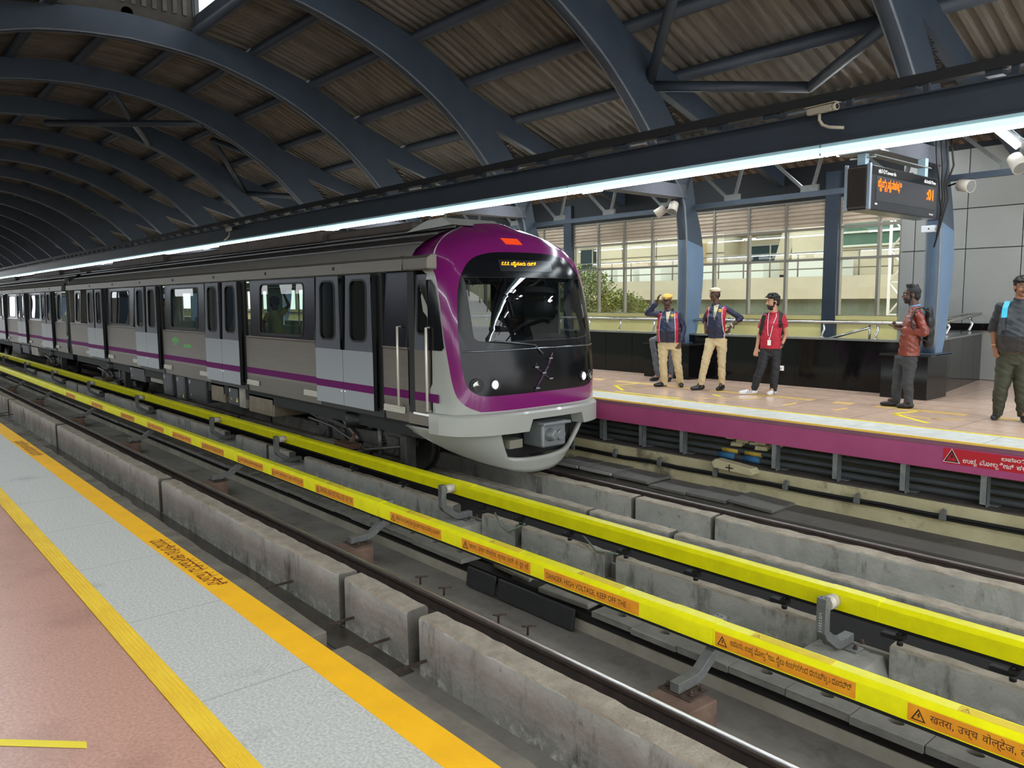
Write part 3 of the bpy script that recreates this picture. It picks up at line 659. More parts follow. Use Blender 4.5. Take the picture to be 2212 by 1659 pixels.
# ================================================================ window wall
WY = 16.3
M_YWALL = mat('pale_yellow_wall', (254, 236, 160), .7, var=.05, vs=1.5)
o = MB().box(XL, -6.97, WY, WY+.2, 0, 1.12).build('wall_window', M_YWALL); struct(o)
o = MB().box(XL, -6.97, WY-.08, WY, 1.08, 1.17).build('trim_4', M_YWALL); struct(o)
M_FRAME = mat('grey_aluminium_frame', (150, 144, 132), .5, .2, var=.05)
M_LOUV = mat('beige_louvre', (206, 190, 170), .55, var=.05)
M_PANE = glass('window_glass', (226, 233, 224), .05)
posts = [-8.39, -16.3, -24.2, -32.1, -40]
bays = [(-6.97, -8.24, [-7.42])]
a = -8.54
for p in posts[1:]:
    b = p+.15; k = 8; bays.append((a, b, [a-(a-b)*j/k for j in range(1, k)])); a = p-.15
wn = 1
for bi, (a, b, mid) in enumerate(bays):
    xs = [a]+mid+[b]
    root = thing('window_%d' % wn, None, None); wn += 1
    root['kind'] = 'structure'
    mb = MB()
    for x in xs: mb.box(x-.028, x+.028, WY+.0, WY+.1, 1.15, 3.66)
    for z in (1.16, 2.38, 3.04, 3.64): mb.box(b, a, WY+.015, WY+.085, z-.026, z+.026)
    mb.build('window_frame', M_FRAME, root)
    MB().add([(b, WY+.05, 1.17), (a, WY+.05, 1.17), (a, WY+.05, 3.04), (b, WY+.05, 3.04)], [(0, 1, 2, 3)]).build('window_pane', M_PANE, root)
    mb = MB()
    for x0, x1 in zip(xs[:-1], xs[1:]):
        z = 3.09
        while z < 3.6:
            mb.add([(x0-.03, WY+.02, z), (x1+.03, WY+.02, z), (x1+.03, WY+.075, z+.12), (x0-.03, WY+.075, z+.12), (x0-.03, WY+.015, z+.012), (x1+.03, WY+.015, z+.012)], [(0, 1, 2, 3), (0, 1, 5, 4)]); z += .088
    mb.build('louvre', M_LOUV, root)
for i, p in enumerate(posts):
    o = MB().box(p-.15, p+.15, WY-.1, WY+.12, 0, 4.2).build('pillar_window', M_STEEL); struct(o)
o = MB().box(XL, XR, WY, WY+.15, 3.66, 4.4).build('wall_over_window', mat('darkened_navy_paint', (28, 31, 35), .7)); struct(o)  # navy darkened in colour to offset light from the stairwell lamps
# grey panel wall at the right
M_PANEL = mat('light_grey_panel', (166, 167, 162), .45, .1, var=.05, vs=.8)
mb = MB(); xs = [-6.97, -6.70, -5.77, -4.84, -3.9, -2.9, -1.9, -.9, .1, 1.1]; zs = [0, .95, 2.45, 3.2, 4.3]
for x0, x1 in zip(xs[:-1], xs[1:]):
    for z0, z1 in zip(zs[:-1], zs[1:]): mb.box(x0+.008, x1-.008, WY-.02, WY+.02, z0+.008, z1-.008)
struct(mb.build('wall_panel', M_PANEL, bevel=.003, seg=1))
o = MB().box(-6.97, 3, WY+.02, WY+.2, 0, 4.4).build('wall_panel', M_STEELD); struct(o)
o = MB().box(-6.9, -5.0, WY-.12, WY-.02, .93, 1.06).build('trim_5', M_BGRAN); struct(o)

# ================================================================ outside
M_BEIGE = mat('beige_render', (212, 200, 174), .9, c2=(198, 186, 162), vs=.6, detail=4)
M_GREYB = mat('grey_render', (176, 172, 156), .9, var=.06, vs=.5)
M_DWIN = mat('dark_window_glass', (56, 72, 76), .12)
b1_ = thing('office_building', 'beige office building with dark recessed windows seen through the station windows', 'building')
mb = MB().box(-60, -10, 34, 36, -6, 12); mb.build('facade', M_BEIGE, b1_)
for x0, x1, z0, z1 in ((-21.6, -19.4, 2.2, 4.0), (-18.6, -16.2, 2.2, 4.15), (-27, -25.8, 3.6, 4.6), (-33, -31, 3.2, 4.4), (-38, -36, 3.2, 4.4)):
    mb = MB().box(x0, x1, 33.9, 34.0, z0, z1); w = mb.build('building_window', M_DWIN, b1_)
    MB().box(x0-.05, x1+.05, 33.86, 33.9, z1, z1+.1).box((x0+x1)/2-.04, (x0+x1)/2+.04, 33.86, 33.9, z0, z1).build('window_frame', M_GREYB, w)
MB().box(-30.5, -22.2, 32.6, 34, -6, 5.1).build('side_block', mat('pale_render', (214, 204, 178), .9, var=.04, vs=.5), b1_)
MB().prism([(-19.6, 4.6), (-18.9, 4.6), (-19.5, 2.6), (-20.2, 2.6)], 33.4, 33.9, axis='y').build('slanted_pillar', mat('pale_render', (214, 204, 178)), b1_)
for x0, x1, z0, z1, c in ((-36, -31.5, -6, 3.2, 0), (-24.6, -23.2, 1.4, 4.2, 1), (-22, -14.5, 1.2, 2.1, 0), (-29.8, -26.2, 1.5, 3.4, 1), (-15.8, -13.2, 1.5, 4.4, 0)):
    MB().box(x0, x1, 32.2 if c else 33.5, 33.9, z0, z1).build('wall_block', (M_GREYB, mat('warm_render', (206, 184, 146), .9))[c], b1_)
mb = MB()
for z in (2.9, 3.7, 4.45): mb.box(-30.5, -22.2, 32.57, 32.6, z, z+.035)
for x in (-28.6, -26.3, -24.0): mb.box(x, x+.035, 32.57, 32.6, 1.5, 5.1)
mb.build('panel_joint', mat('joint_line', (120, 116, 104), .8), b1_)
MB().box(-60, -17, 33.2, 34, 5.2, 5.6).box(-24, -15, 33.5, 34, 4.6, 4.75).build('cornice', M_GREYB, b1_)
b2_ = thing('office_building', 'grey building with green glazing behind the right station windows', 'building')
MB().box(-16.6, -6, 29, 31, -6, 9).build('facade', M_BEIGE, b2_)
MB().box(-14.6, -6, 28.95, 29, 3.4, 6).build('building_window', mat('green_glazing', (96, 122, 108), .15), b2_)
mb = MB()
for z in (3.4, 3.9, 4.5, 5.1): mb.box(-14.6, -6, 28.85, 28.96, z, z+.07)
mb.build('glazing_bar', mat('pale_bar', (210, 208, 196), .6), b2_)
br = thing('footbridge', 'grey concrete footbridge with thin railings outside the windows', 'footbridge')
MB().box(-40, -4, 26, 27.4, 1.5, 2.28).build('bridge_parapet', mat('bridge_concrete', (196, 190, 168), .9, var=.05, vs=.7), br)
mb = MB()
for z in (2.55, 2.85, 3.12): mb.tube([(-40, 26.1, z), (-4, 26.1, z)], .025, 6)
x = -40
while x < -4: mb.tube([(x, 26.1, 2.2), (x, 26.1, 3.12)], .03, 6); x += 1.1
mb.build('bridge_railing', mat('railing_grey', (120, 116, 104), .6), br)
MB().box(-40, -4, 27.4, 28.85, -6, 2.3).build('terrace', M_GREYB, br)
MB().box(-40, -4, 26.3, 27, -6, 1.5).build('bridge_wall', mat('green_tinted_wall', (116, 128, 112), .9, var=.1), br)
mb = MB()
for x0, x1 in ((-24.5, -23.6), (-23.2, -22), (-21, -17), (-16, -14), (-30, -27), (-27, -25)): mb.box(x0, x1, 27.6, 28.8, 2.31, 2.95)
o = mb.build('rooftop_plant', mat('white_sheet_metal', (224, 226, 220), .5)); tag(o, 'row of white rooftop cabinets behind the footbridge railing', 'rooftop plant', kind='stuff')
mt_ = thing('lattice_mast', 'white lattice mast standing outside the right-hand window', 'mast', None, (-10.6, 25, 0))
mb = MB()
for dx in (-.4, .4): mb.tube([(dx, 0, -2), (dx, 0, 4.2)], .05, 6)
for z in (0, 1, 2, 3): mb.tube([(-.4, 0, z), (.4, 0, z+1)], .03, 5).tube([(.4, 0, z), (-.4, 0, z+1)], .03, 5).tube([(-.4, 0, z+1), (.4, 0, z+1)], .03, 5)
mb.build('lattice', mat('white_paint', (230, 230, 226), .5), mt_)
o = MB().box(-120, 40, 18, 120, -6.1, -6).build('ground', mat('street', (150, 146, 136), .9)); struct(o)
# trees: trunk, branches and thousands of leaves
def tree(loc, h, r, label, seed, col, col2):
    random.seed(seed)
    root = thing('tree', label, 'tree', 'trees outside the windows', loc)
    mb = MB().tube([(0, 0, -6), (.1, 0, -3), (0, .1, h-r*1.2)], [.22, .17, .09], 8)
    for i in range(9):
        t = random.uniform(0, 6.28); L = r*random.uniform(.6, 1)
        mb.tube([(0, 0, h-r*1.6), (math.cos(t)*L*.5, math.sin(t)*L*.5, h-r*.9), (math.cos(t)*L, math.sin(t)*L, h-r*.6+random.uniform(-.3, .4))], [.07, .05, .02], 5)
    mb.build('trunk', mat('bark', (92, 76, 58), .9), root)
    mb = MB()
    for i in range(11000):
        u = random.random(); v = random.uniform(0, 6.28); w = random.uniform(-.9, 1); rad = r*(.55+.45*random.random())
        p = Vector((math.cos(v)*math.sqrt(1-w*w)*rad*1.15, math.sin(v)*math.sqrt(1-w*w)*rad*.9, h-r*.8+w*rad*.95))
        q = noise.noise(p*1.1+Vector((seed, 0, 0)))
        if q < -.12: continue
        a = Vector((random.uniform(-1, 1), random.uniform(-1, 1), random.uniform(-1, 1))).normalized(); b = a.cross(Vector((random.uniform(-1, 1), .3, 1))).normalized(); s = random.uniform(.03, .07)
        mb.add([p, p+(a+b)*s*.6, p+a*s*1.7, p+(a-b)*s*.6], [(0, 1, 2, 3)], i % 2)
    mb.build('foliage', [mat('leaf_%d' % seed, col, .6), mat('leaf_b%d' % seed, col2, .6)], root, weld=False)
tree((-25.0, 22.2, 0), 2.5, 1.45, 'leafy green tree outside the windows beside the train front', 1, (110, 124, 52), (150, 156, 70))
tree((-21.3, 21.8, 0), 2.7, 1.5, 'bushy yellow-green tree outside the windows, second from the train', 2, (126, 134, 60), (92, 108, 50))
tree((-17.9, 20.2, 0), 1.7, 1.15, 'lower round tree outside the windows behind the guard with raised hand', 3, (112, 122, 58), (146, 150, 76))

# ================================================================ roof
innerR = [(5.4, 7.27), (6.5, 7.2), (7.52, 7.02), (8.95, 6.53), (10.24, 5.80), (11.1, 5.10), (11.7, 4.5), (12.25, 3.95), (12.6, 3.5), (12.70, 3.1), (12.76, 2.5), (12.78, 1.9), (12.77, 1.4), (12.74, .69)]
outerR = [(5.4, 7.80), (6.5, 7.72), (8.47, 7.38), (9.99, 6.85), (11.0, 6.22), (11.93, 5.28), (12.45, 4.72), (12.85, 4.05), (13.03, 3.4), (13.22, 2.9), (13.32, 2.4), (13.31, 1.8), (13.2, 1.1), (13.06, .69)]
rafter = [(9.6, 7.0), (10.93, 6.27), (12.65, 5.62), (17.2, 4.02), (17.2, 3.72), (12.9, 5.10), (11.6, 5.50)]
mir = lambda P: [(2*CY-p[0], p[1]) for p in P]
def smooth_pts(P, k=3):
    out = []
    for i in range(len(P)-1):
        p0 = P[max(i-1, 0)]; p1 = P[i]; p2 = P[i+1]; p3 = P[min(i+2, len(P)-1)]
        for j in range(k):
            t = j/k
            out.append(tuple(.5*((2*p1[a])+(-p0[a]+p2[a])*t+(2*p0[a]-5*p1[a]+4*p2[a]-p3[a])*t*t+(-p0[a]+3*p1[a]-3*p2[a]+p3[a])*t**3) for a in (0, 1)))
    out.append(P[-1]); return out
iR, oR = smooth_pts(innerR), smooth_pts(outerR)
iL, oL = mir(iR)[::-1], mir(oR)[::-1]
inner = iL[:-1]+iR; outer = oL[:-1]+oR
def strip_band(mb, A, B, x0, x1):
    n = len(A)
    for x in (x0, x1):
        mb.add([(x, *p) for p in A]+[(x, *p) for p in B], [(i, i+1, n+i+1, n+i) for i in range(n-1)], 0, False)
    mb.add([(x0, *p) for p in A]+[(x1, *p) for p in A], [(i, i+1, n+i+1, n+i) for i in range(n-1)], 0, True)
    mb.add([(x0, *p) for p in B]+[(x1, *p) for p in B], [(i, i+1, n+i+1, n+i) for i in range(n-1)], 0, True)
    for e in (0, n-1): mb.add([(x0, *A[e]), (x1, *A[e]), (x1, *B[e]), (x0, *B[e])], [(0, 1, 2, 3)])
    return mb
def off(P, d):
    out = []
    for i, p in enumerate(P):
        a = P[max(i-1, 0)]; b = P[min(i+1, len(P)-1)]; t = Vector((b[0]-a[0], b[1]-a[1])).normalized(); out.append((p[0]-t.y*d, p[1]+t.x*d))
    return out
proto = None
for k in range(-1, 20):
    x = -4.98-4.66*k
    if proto is None:
        root = thing('roof_arch', 'x', 'roof arch', 'navy steel roof arches', (0, 0, 0))
        mb = strip_band(MB(), [p for p in inner if p[1] > 2.5], [outer[i] for i, p in enumerate(inner) if p[1] > 2.5], -.09, .09); mb.build('arch_beam', M_STEEL, root)
        for s in (0, 1):
            idx = [i for i, p in enumerate(inner) if p[1] < 2.72 and (p[0] > CY) == (s == 0)]
            tag(strip_band(MB(), [inner[i] for i in idx], [outer[i] for i in idx], -.091, .091).build('column', M_COLB, root), 'pale blue column')
        mb = strip_band(MB(), inner, off(inner, .022), -.115, .115); mb.build('arch_flange', mat('dusty_lit_flange', (104, 110, 116), .5, var=.1), root)  # dusty grey, with the lit underside put into the colour
        for P, nm in ((rafter, 'rafter'), (mir(rafter), 'rafter')):
            MB().prism(P, -.08, .08).build(nm, M_STEEL, root)
        for s in (0, 1):
            mb = MB(); 
            for i in range(4):
                for j in range(3):
                    y = 12.02+.09*j+.12*i; z = 5.2-.1*i-.02*j
                    if s: y = 2*CY-y
                    mb.tube([(-.1, y, z), (.1, y, z)], .018, 6)
            mb.build('splice_bolt', M_BLACK, root)
            y0 = 12.9 if not s else 2*CY-12.9
            MB().box(-.18, .18, y0-.3, y0+.35, .675, .70).build('base_plate', M_STEEL, root)
            ya, yb = (10.1, 12.7) if not s else (2*CY-12.7, 2*CY-10.1)
            MB().box(-.11, .11, ya, yb, 3.5, 3.74).box(-.14, .14, ya, yb, 3.49, 3.515).build('cantilever_arm', mat('grey_arm_paint', (84, 86, 94), .5, var=.06, vs=14, bump=.15, bs=60), root)
        proto = root
    else: root = copy_tree(proto)
    root.location.x = x
    root['label'] = 'navy steel roof arch just behind the camera position' if k < 0 else 'navy curved steel roof arch with its blue column, %s from the camera end' % ORD[k]
# purlins
PU = [(5.4, 7.90), (6.9, 7.80), (8.2, 7.56), (9.72, 7.08), (11.12, 6.40), (12.55, 5.80), (14.2, 5.2), (15.8, 4.62), (17.0, 4.2)]
allp = PU+[(2*CY-a, b) for a, b in PU[1:]]
for i, (y, z) in enumerate(allp):
    z -= .045
    if abs(y-CY) < 1.45:
        segs_ = [(-100, -19.0)]
    else: segs_ = [(-100, XR)]
    o = MB().tube([(segs_[0][0], y, z), (segs_[0][1], y, z)], .125, 12).build('purlin', M_STEELD)
    side = 'far' if y > CY else 'near'
    tag(o, 'dark round purlin along the roof, %s above the %s side counted from the ridge' % (ORD[min(i, 8)] if i < 9 else ORD[i-8], side), 'purlin', 'round purlins under the roof sheets')
# corrugated sheets
M_ROOF = mat('dusty_corrugated_sheet', (118, 111, 99), .8, c2=(92, 85, 75), vs=1.2, stretch=(3, .5, .5))
mix_noise(M_ROOF, (66, 54, 42), 2.5, .58, .75, (6, .6, .6))
prof = [(5.4, 8.02), (6.9, 7.93), (8.2, 7.69), (9.72, 7.21), (11.12, 6.52), (12.55, 5.92), (14.2, 5.31), (15.8, 4.73), (17.3, 4.21)]
def corr(prof, x0, x1, pitch=.235, depth=.07):
    mb = MB(); P = []
    for i in range(len(prof)-1):
        for j in range(3): P.append(tuple(prof[i][a]+(prof[i+1][a]-prof[i][a])*j/3 for a in (0, 1)))
    P.append(prof[-1]); n = len(P); q = int((x1-x0)/pitch); vs = []; fs = []
    xs = []
    for i in range(q): xs += [(x0+i*pitch, 0), (x0+(i+.32)*pitch, 0), (x0+(i+.45)*pitch, depth), (x0+(i+.87)*pitch, depth)]
    for xx, d in xs:
        for y, z in P: vs.append((xx, y, z+d))
    for i in range(len(xs)-1):
        for j in range(n-1): fs.append((i*n+j, (i+1)*n+j, (i+1)*n+j+1, i*n+j+1))
    return mb.add(vs, fs)
for a, b in ((-100, -19.0), (-19.0, XR)):
    for s in (0, 1):
        P = prof if a < -20 else [(6.9, 7.93)]+prof[2:]
        if s: P = mir(P)
        o = corr(P, a, b).build('ceiling', M_ROOF, weld=False); struct(o)
        me_ = o.data.copy(); me_.transform(Matrix.Translation((0, 0, .08))); me_.materials.clear(); me_.materials.append(M_DARKC)
        o2 = bpy.data.objects.new('roof', me_); COL.objects.link(o2); struct(o2)
# raised ridge lantern with daylight opening
o = MB().box(-19.15, -19.0, 3.9, 6.9, 7.75, 9.3).build('wall_lantern', mat('dim_siding', (62, 58, 52), .85, var=.15, vs=3)); struct(o)
mb = MB()
for i in range(14): y = 3.95+i*.22; mb.box(-19.0, -18.97, y, y+.09, 8.05, 9.3)
struct(mb.build('wall_lantern', mat('grey_siding', (74, 72, 69), .8, var=.2, vs=4)))
o = MB().box(-19.2, XR, 3.7, 7.1, 9.3, 9.35).build('roof', M_DARKC); struct(o)
for y in (3.9, 6.9):
    mb = MB().box(-19.1, XR, y-.04, y+.04, 7.88, 8.1).box(-19.1, XR, y-.04, y+.04, 9.2, 9.3)
    for k in range(14): mb.box(-19.05+k*1.8, -18.95+k*1.8, y-.05, y+.05, 8, 9.3)
    struct(mb.build('trim_6', M_STEELD))
# diagonal bracing in two bays
def brace(pts, label):
    o = MB().tube(pts, .095, 10).build('roof_brace', M_STEELD); tag(o, label, 'roof brace', 'diagonal roof braces')
for bi, (xa, xb, nm) in enumerate(((-9.64, -4.98, 'bay with the display board'), (-28.28, -23.62, 'bay far along the platform'))):
    xm = (xa+xb)/2
    brace([(xa, 11.75, 5.45), (xm, 13.2, 5.2)], 'lower diagonal pipe brace under the roof, left one in the '+nm)
    brace([(xm, 13.2, 5.2), (xb, 11.6, 5.55)], 'lower diagonal pipe brace under the roof, right one in the '+nm)
    brace([(xa, 11.7, 5.5), (xm, 9.75, 6.75)], 'upper diagonal pipe brace under the roof, left one in the '+nm)
    brace([(xm, 9.75, 6.75), (xb, 11.55, 5.6)], 'upper diagonal pipe brace under the roof, right one in the '+nm)
brace([(-28.28, 8.5, 6.8), (-23.62, 6.2, 7.2)], 'short diagonal pipe brace high under the ridge, left of two'); brace([(-28.28, 5.5, 7.1), (-23.62, 8.6, 6.7)], 'long diagonal pipe brace high under the ridge, right of two')
# window-side lattice girder
gr = thing('lattice_girder', 'grey lattice girder running along the columns above the handrail', 'girder')
MB().box(XL, XR, 12.98, 13.06, 3.30, 3.39).build('bottom_chord', M_STEEL, gr)
MB().box(XL, XR, 12.98, 13.06, 4.35, 4.43).build('top_chord', M_STEEL, gr)
x = -.9
while x > -45:
    MB().tube([(x, 13.02, 3.4), (x+.28, 13.02, 4.38)], 1, sq=(.05, .05)).tube([(x-.1, 13.02, 3.4), (x-1.2, 13.02, 4.38)], 1, sq=(.05, .05)).box(x-.2, x+.12, 12.99, 13.05, 3.34, 3.5).build('lattice_bar', M_GREYP, gr); x -= 1.553

# ================================================================ light beam, cable tray and lamps
for by, nm in ((10.0, 'far'), (2*CY-10.0, 'near')):
    s = 1 if nm == 'far' else -1
    o = MB().box(XL, XR, by-.006, by+.006, 3.56, 3.95).box(XL, XR, by-.09, by+.09, 3.94, 3.96).box(XL, XR, by-.09, by+.09, 3.545, 3.565).box(XL, XR, by-.012, by-.008, 3.57, 3.93).build('steel_girder', M_STEELD); tag(o, 'long dark steel girder carrying the strip lights over the %s platform edge' % nm, 'girder')
    x = XR; i = 0
    while x > -95:
        w = 4.66; a, b = x-w, x
        L_ = thing('strip_light', 'continuous strip light segment below the %s steel beam, %s from the camera end' % (nm, ORD[i]), 'strip light', 'strip lights under the %s beam' % nm, (0, 0, 0))
        MB().box(a+.006, b-.006, by-.085, by+.085, 3.50, 3.543).build('housing', mat('pale_blue_housing', (178, 212, 220), .4), L_)
        MB().box(a+.004, b-.004, by-.075*s-.02, by-.075*s+.02, 3.43, 3.50).build('side_cover', glow('lamp_side', (196, 238, 246), 1.15), L_)
        MB().box(a, b, by-.06, by+.06, 3.405, 3.43).build('diffuser', glow('strip_diffuser', (238, 248, 255), STRIP), L_)
        MB().box(a-.012, a+.012, by-.088, by+.088, 3.40, 3.543).build('joint_clip', M_GALV, L_)
        x -= w; i += 1
# black cable tray standing on the beam
tr = thing('cable_tray', 'black cable tray on short posts above the light beam', 'cable tray')
MB().box(XL, XR, 10.02, 10.22, 4.10, 4.17).box(XL, XR, 10.0, 10.03, 4.08, 4.2).build('tray', M_BLACK, tr)
x = 1.5; k = 0
while x > -50:
    MB().box(x-.035, x+.035, 10.02, 10.08, 3.963, 4.10).box(x-.3, x-.12, 10.03, 10.2, 4.02, 4.08).build('tray_post', M_STEELD, tr); x -= .93; k += 1
random.seed(11)
for j in range(3):
    pts = [(xx, 10.06+.05*j, 4.19+random.uniform(0, .02)) for xx in range(-60, 4, 3)]
    MB().tube(pts, .014, 5).build('cable', M_BLACK, tr)
# short tube lamps on the arms and batten lamps added over the far platform and stairwell
def tubelamp(x, y, z, label, ax='x', L=.6, grp='tube lamps on the arms'):
    r_ = thing('tube_lamp', label, 'tube lamp', grp, (x, y, z))
    d = (L/2, .035) if ax == 'x' else (.035, L/2)
    MB().box(-d[0], d[0], -d[1], d[1], 0, .035).build('lamp_base', mat('white_lamp_base', (215, 220, 220), .4), r_)
    if ax == 'x': MB().tube([(-L/2+.02, 0, -.018), (L/2-.02, 0, -.018)], .016, 10).build('tube', glow('tube_glow', (240, 250, 255), TUBE), r_)
    else: MB().tube([(0, -L/2+.02, -.018), (0, L/2-.02, -.018)], .016, 10).build('tube', glow('tube_glow', (240, 250, 255), TUBE), r_)
for i, x in enumerate(COLX[:9]):
    tubelamp(x-.05, 10.25, 3.452, 'short tube lamp under the arm of a column, %s from the camera end' % ORD[i], 'x', .5)
def batten(x, y, z, label, grp):
    r_ = thing('added_batten', label, 'batten lamp', grp, (x, y, z))
    MB().box(-.62, .62, -.05, .05, 0, .05).build('lamp_base', mat('white_lamp_base', (215, 220, 220)), r_)
    (MB().prism([(-.05, 0), (-.045, -.05), (.045, -.05), (.05, 0)], -.6, .6) if y > 14 else MB().add([(-.6, -.05, -.01), (.6, -.05, -.01), (.6, .05, -.01), (-.6, .05, -.01)], [(0, 1, 2, 3)])).build('diffuser', glow('added_batten_glow' if y < 14 else 'added_stair_glow', (242, 250, 255), ADDED_BATTEN if y < 14 else 55), r_)
    if y < 14: MB().prism([(-.07, -.06), (-.05, 0), (-.045, 0), (-.065, -.06)], -.62, .62).prism([(.07, -.06), (.05, 0), (.045, 0), (.065, -.06)], -.62, .62).build('reflector', mat('white_lamp_base', (215, 220, 220)), r_)  # side wings added to keep lamp light off the roof ribs
    for dx in (-.4, .4) if y > 14 else ():
        MB().tube([(dx, 0, .04), (dx, 0, .48)], .006, 5).build('suspension_rod', M_GALV, r_)
tag(MB().box(XL, XR, 11.86, 11.94, 4.15, 4.20).build('added_lamp_channel', M_GALV), 'added steel channel carrying the batten lamps behind the light beam', 'channel')  # carrier added together with its lamps
k = 0
for x in [COLX[j]+q_ for j in range(0, 10) for q_ in (3.4, 1.3)]:
    batten(x, 11.9, 4.10, 'added batten lamp over the far platform behind the light beam, %s from the camera end' % ORD[k], 'added batten lamps over the far platform'); k += 1  # row added out of sight behind the girder to brighten the far platform
k = 0
for x in [COLX[j]+2.33 for j in range(0, 9)]:
    batten(x, 14.6, 4.45, 'added batten lamp over the stairwell, %s from the camera end' % ORD[k], 'added batten lamps over the stairwell'); k += 1  # row added to brighten the yellow wall behind the stairs

# ================================================================ fittings
def camera_unit(loc, rz, label, s=1.0, arm=True):
    r_ = thing('security_camera', label, 'security camera', 'security cameras', loc, rz)
    mc = mat('cream_camera_housing', (176, 166, 146), .5)
    MB().box(-.2*s, .2*s, -.05*s, .05*s, -.045*s, .045*s).build('camera_body', mc, r_, bevel=.02*s)
    MB().box(-.22*s, .26*s, -.06*s, .06*s, .05*s, .06*s).build('sun_shield', mc, r_)
    MB().tube([(.19*s, 0, 0), (.25*s, 0, 0)], .05*s, 14).build('lens_ring', mc, r_)
    MB().disc((.252*s, 0, 0), (1, 0, 0), .036*s).build('lens', M_BLACK, r_)
    if arm: MB().tube([(-.02*s, 0, -.05*s), (-.02*s, 0, -.13*s), (.02*s, .02*s, -.2*s), (.1*s, .05*s, -.24*s), (.3*s, .08*s, -.28*s)], .022*s, 8).build('mount_arm', mc, r_)
camera_unit((-5.3, 9.86, 3.97), R(-8), 'cream bullet security camera on a curved arm in front of the light beam', .95)
camera_unit((-25.2, 9.85, 3.86), R(170), 'small cream security camera far along the light beam', 1.1)
camera_unit((-12.0, 3.6, 7.0), R(120), 'security camera hanging under the roof arches', 1.0)
def speaker(loc, d, label, e):
    r_ = thing('horn_speaker', label, 'loudspeaker', 'loudspeakers on the column', loc)
    d = Vector(d).normalized(); mc = mat('warm_grey_speaker', (186, 176, 162), .5)
    MB().tube([-d*.12, -d*.1, d*.1], [.06, .085, .095], 16).build('speaker_body', mc, r_)
    MB().disc(d*.101, d, .085).build('speaker_grille', M_GREYP, r_)
    e = Vector(e); MB().tube([(0, 0, 0), e*.4+Vector((0, 0, .05)), e], .014, 6).build('speaker_bracket', M_BLACK, r_)
speaker((-9.98, 12.48, 3.26), (-.6, -.5, -.55), 'beige loudspeaker pointing left on the blue column behind the guards', (.27, .2, .1))
speaker((-9.62, 12.42, 3.30), (.1, -.4, -.6), 'beige loudspeaker pointing down on the blue column behind the guards', (0, .28, .1))
speaker((-3.4, 11.1, 3.18), (.5, -.4, -.7), 'pale loudspeaker hanging below the floodlight', (.12, .78, .97))
speaker((-4.62, 12.9, 3.2), (.8, -.3, -.2), 'beige loudspeaker on the blue column beside the display board', (-.29, .1, .03))
fl = thing('floodlight', 'bright white tube floodlight in a reflector near the display board', 'floodlight', None, (-3.52, 11.0, 3.5))
d = Vector((.45, .35, -.5)).normalized()
MB().tube([-d*.2, d*.2], .035, 12).build('tube', glow('flood_glow', (245, 248, 255), 30), fl)
MB().tube([-d*.26+Vector((.02, .05, .05)), d*.3+Vector((.02, .05, .05))], .05, 10).build('reflector', M_GALV, fl)
MB().tube([d*-.1+Vector((0, .04, .08)), (0, .1, .3), (.0, .88, .66)], .012, 6).build('mount', M_GREYP, fl)
# display board
bd = thing('display_board', 'black passenger display board with orange characters hanging beside the blue column', 'display board')
M_BD = mat('black_display_case', (34, 36, 40), .25)
M_SILV = mat('silver_trim', (150, 160, 172), .3, .5)
MB().box(-4.96, -4.655, 9.92, 12.0, 2.66, 3.22).build('case', M_BD, bd, bevel=.02)
MB().box(-4.93, -4.69, 9.905, 9.925, 2.69, 3.19).build('vent_panel', mat('ribbed_brown_vent', (96, 86, 78), .6), bd)
mb = MB()
for i in range(22): x = -4.925+i*.0108; mb.box(x, x+.005, 9.895, 9.908, 2.7, 3.18)
mb.build('vent_fin', mat('vent_fins', (60, 54, 50), .5), bd)
MB().box(-4.975, -4.93, 9.90, 9.95, 2.66, 3.23).box(-4.69, -4.64, 9.90, 9.95, 2.66, 3.23).build('corner_trim', M_SILV, bd, bevel=.01)
MB().box(-4.654, -4.650, 9.98, 11.96, 3.10, 3.20).build('header_strip', mat('gloss_black', (14, 14, 16), .15), bd)
MB().box(-4.654, -4.651, 10.1, 11.9, 2.78, 3.09).build('screen', mat('screen_grey', (46, 46, 50), .3), bd)
SX = -4.6485
M_LED = glow('orange_led', (255, 96, 20), 3.2)
lettering('ಕಡೆಗೆ/Towards', (SX, 10.14, 3.125), (0, 1, 0), (0, 0, 1), M_WHITE, bd, width=.5, height=.055, bold=.01)
lettering('ಸಮಯ/Time', (SX, 11.52, 3.125), (0, 1, 0), (0, 0, 1), M_WHITE, bd, width=.38, height=.05, bold=.01)
lettering('ಬೈಯ{ಯ}ಪ{ಪ}ನಹಳ{ಳ}ಿ', (SX, 10.14, 2.90), (0, 1, 0), (0, 0, 1), M_LED, bd, width=.68, height=.165, bold=.02)
lettering(':01', (SX, 11.62, 2.90), (0, 1, 0), (0, 0, 1), M_LED, bd, width=.22, height=.15, bold=.02)
lettering('THALES', (SX, 11.72, 2.70), (0, 1, 0), (0, 0, 1), M_WHITE, bd, width=.14, height=.022)
MB().box(SX-.002, SX, 10.07, 10.13, 2.73, 2.75).build('indicator', M_WHITE, bd)
MB().box(-4.86, -4.76, 10.0, 10.1, 3.22, 3.375).build('hanger_post', mat('pale_blue_post', (150, 176, 188), .4), bd)
MB().box(-5.1, -4.55, 9.95, 10.2, 3.375, 3.392).box(-4.87, -4.75, 10.0, 12.0, 3.37, 3.385).build('mount_plate', M_GREYP, bd)
MB().box(-4.86, -4.76, 11.8, 11.9, 3.22, 3.5).build('hanger_post', mat('pale_blue_post', (150, 176, 188)), bd)
MB().tube([(-4.65, 10.05, 3.32), (-4.98, 10.05, 3.32)], .012, 6).build('hanger_bolt', M_GALV, bd)
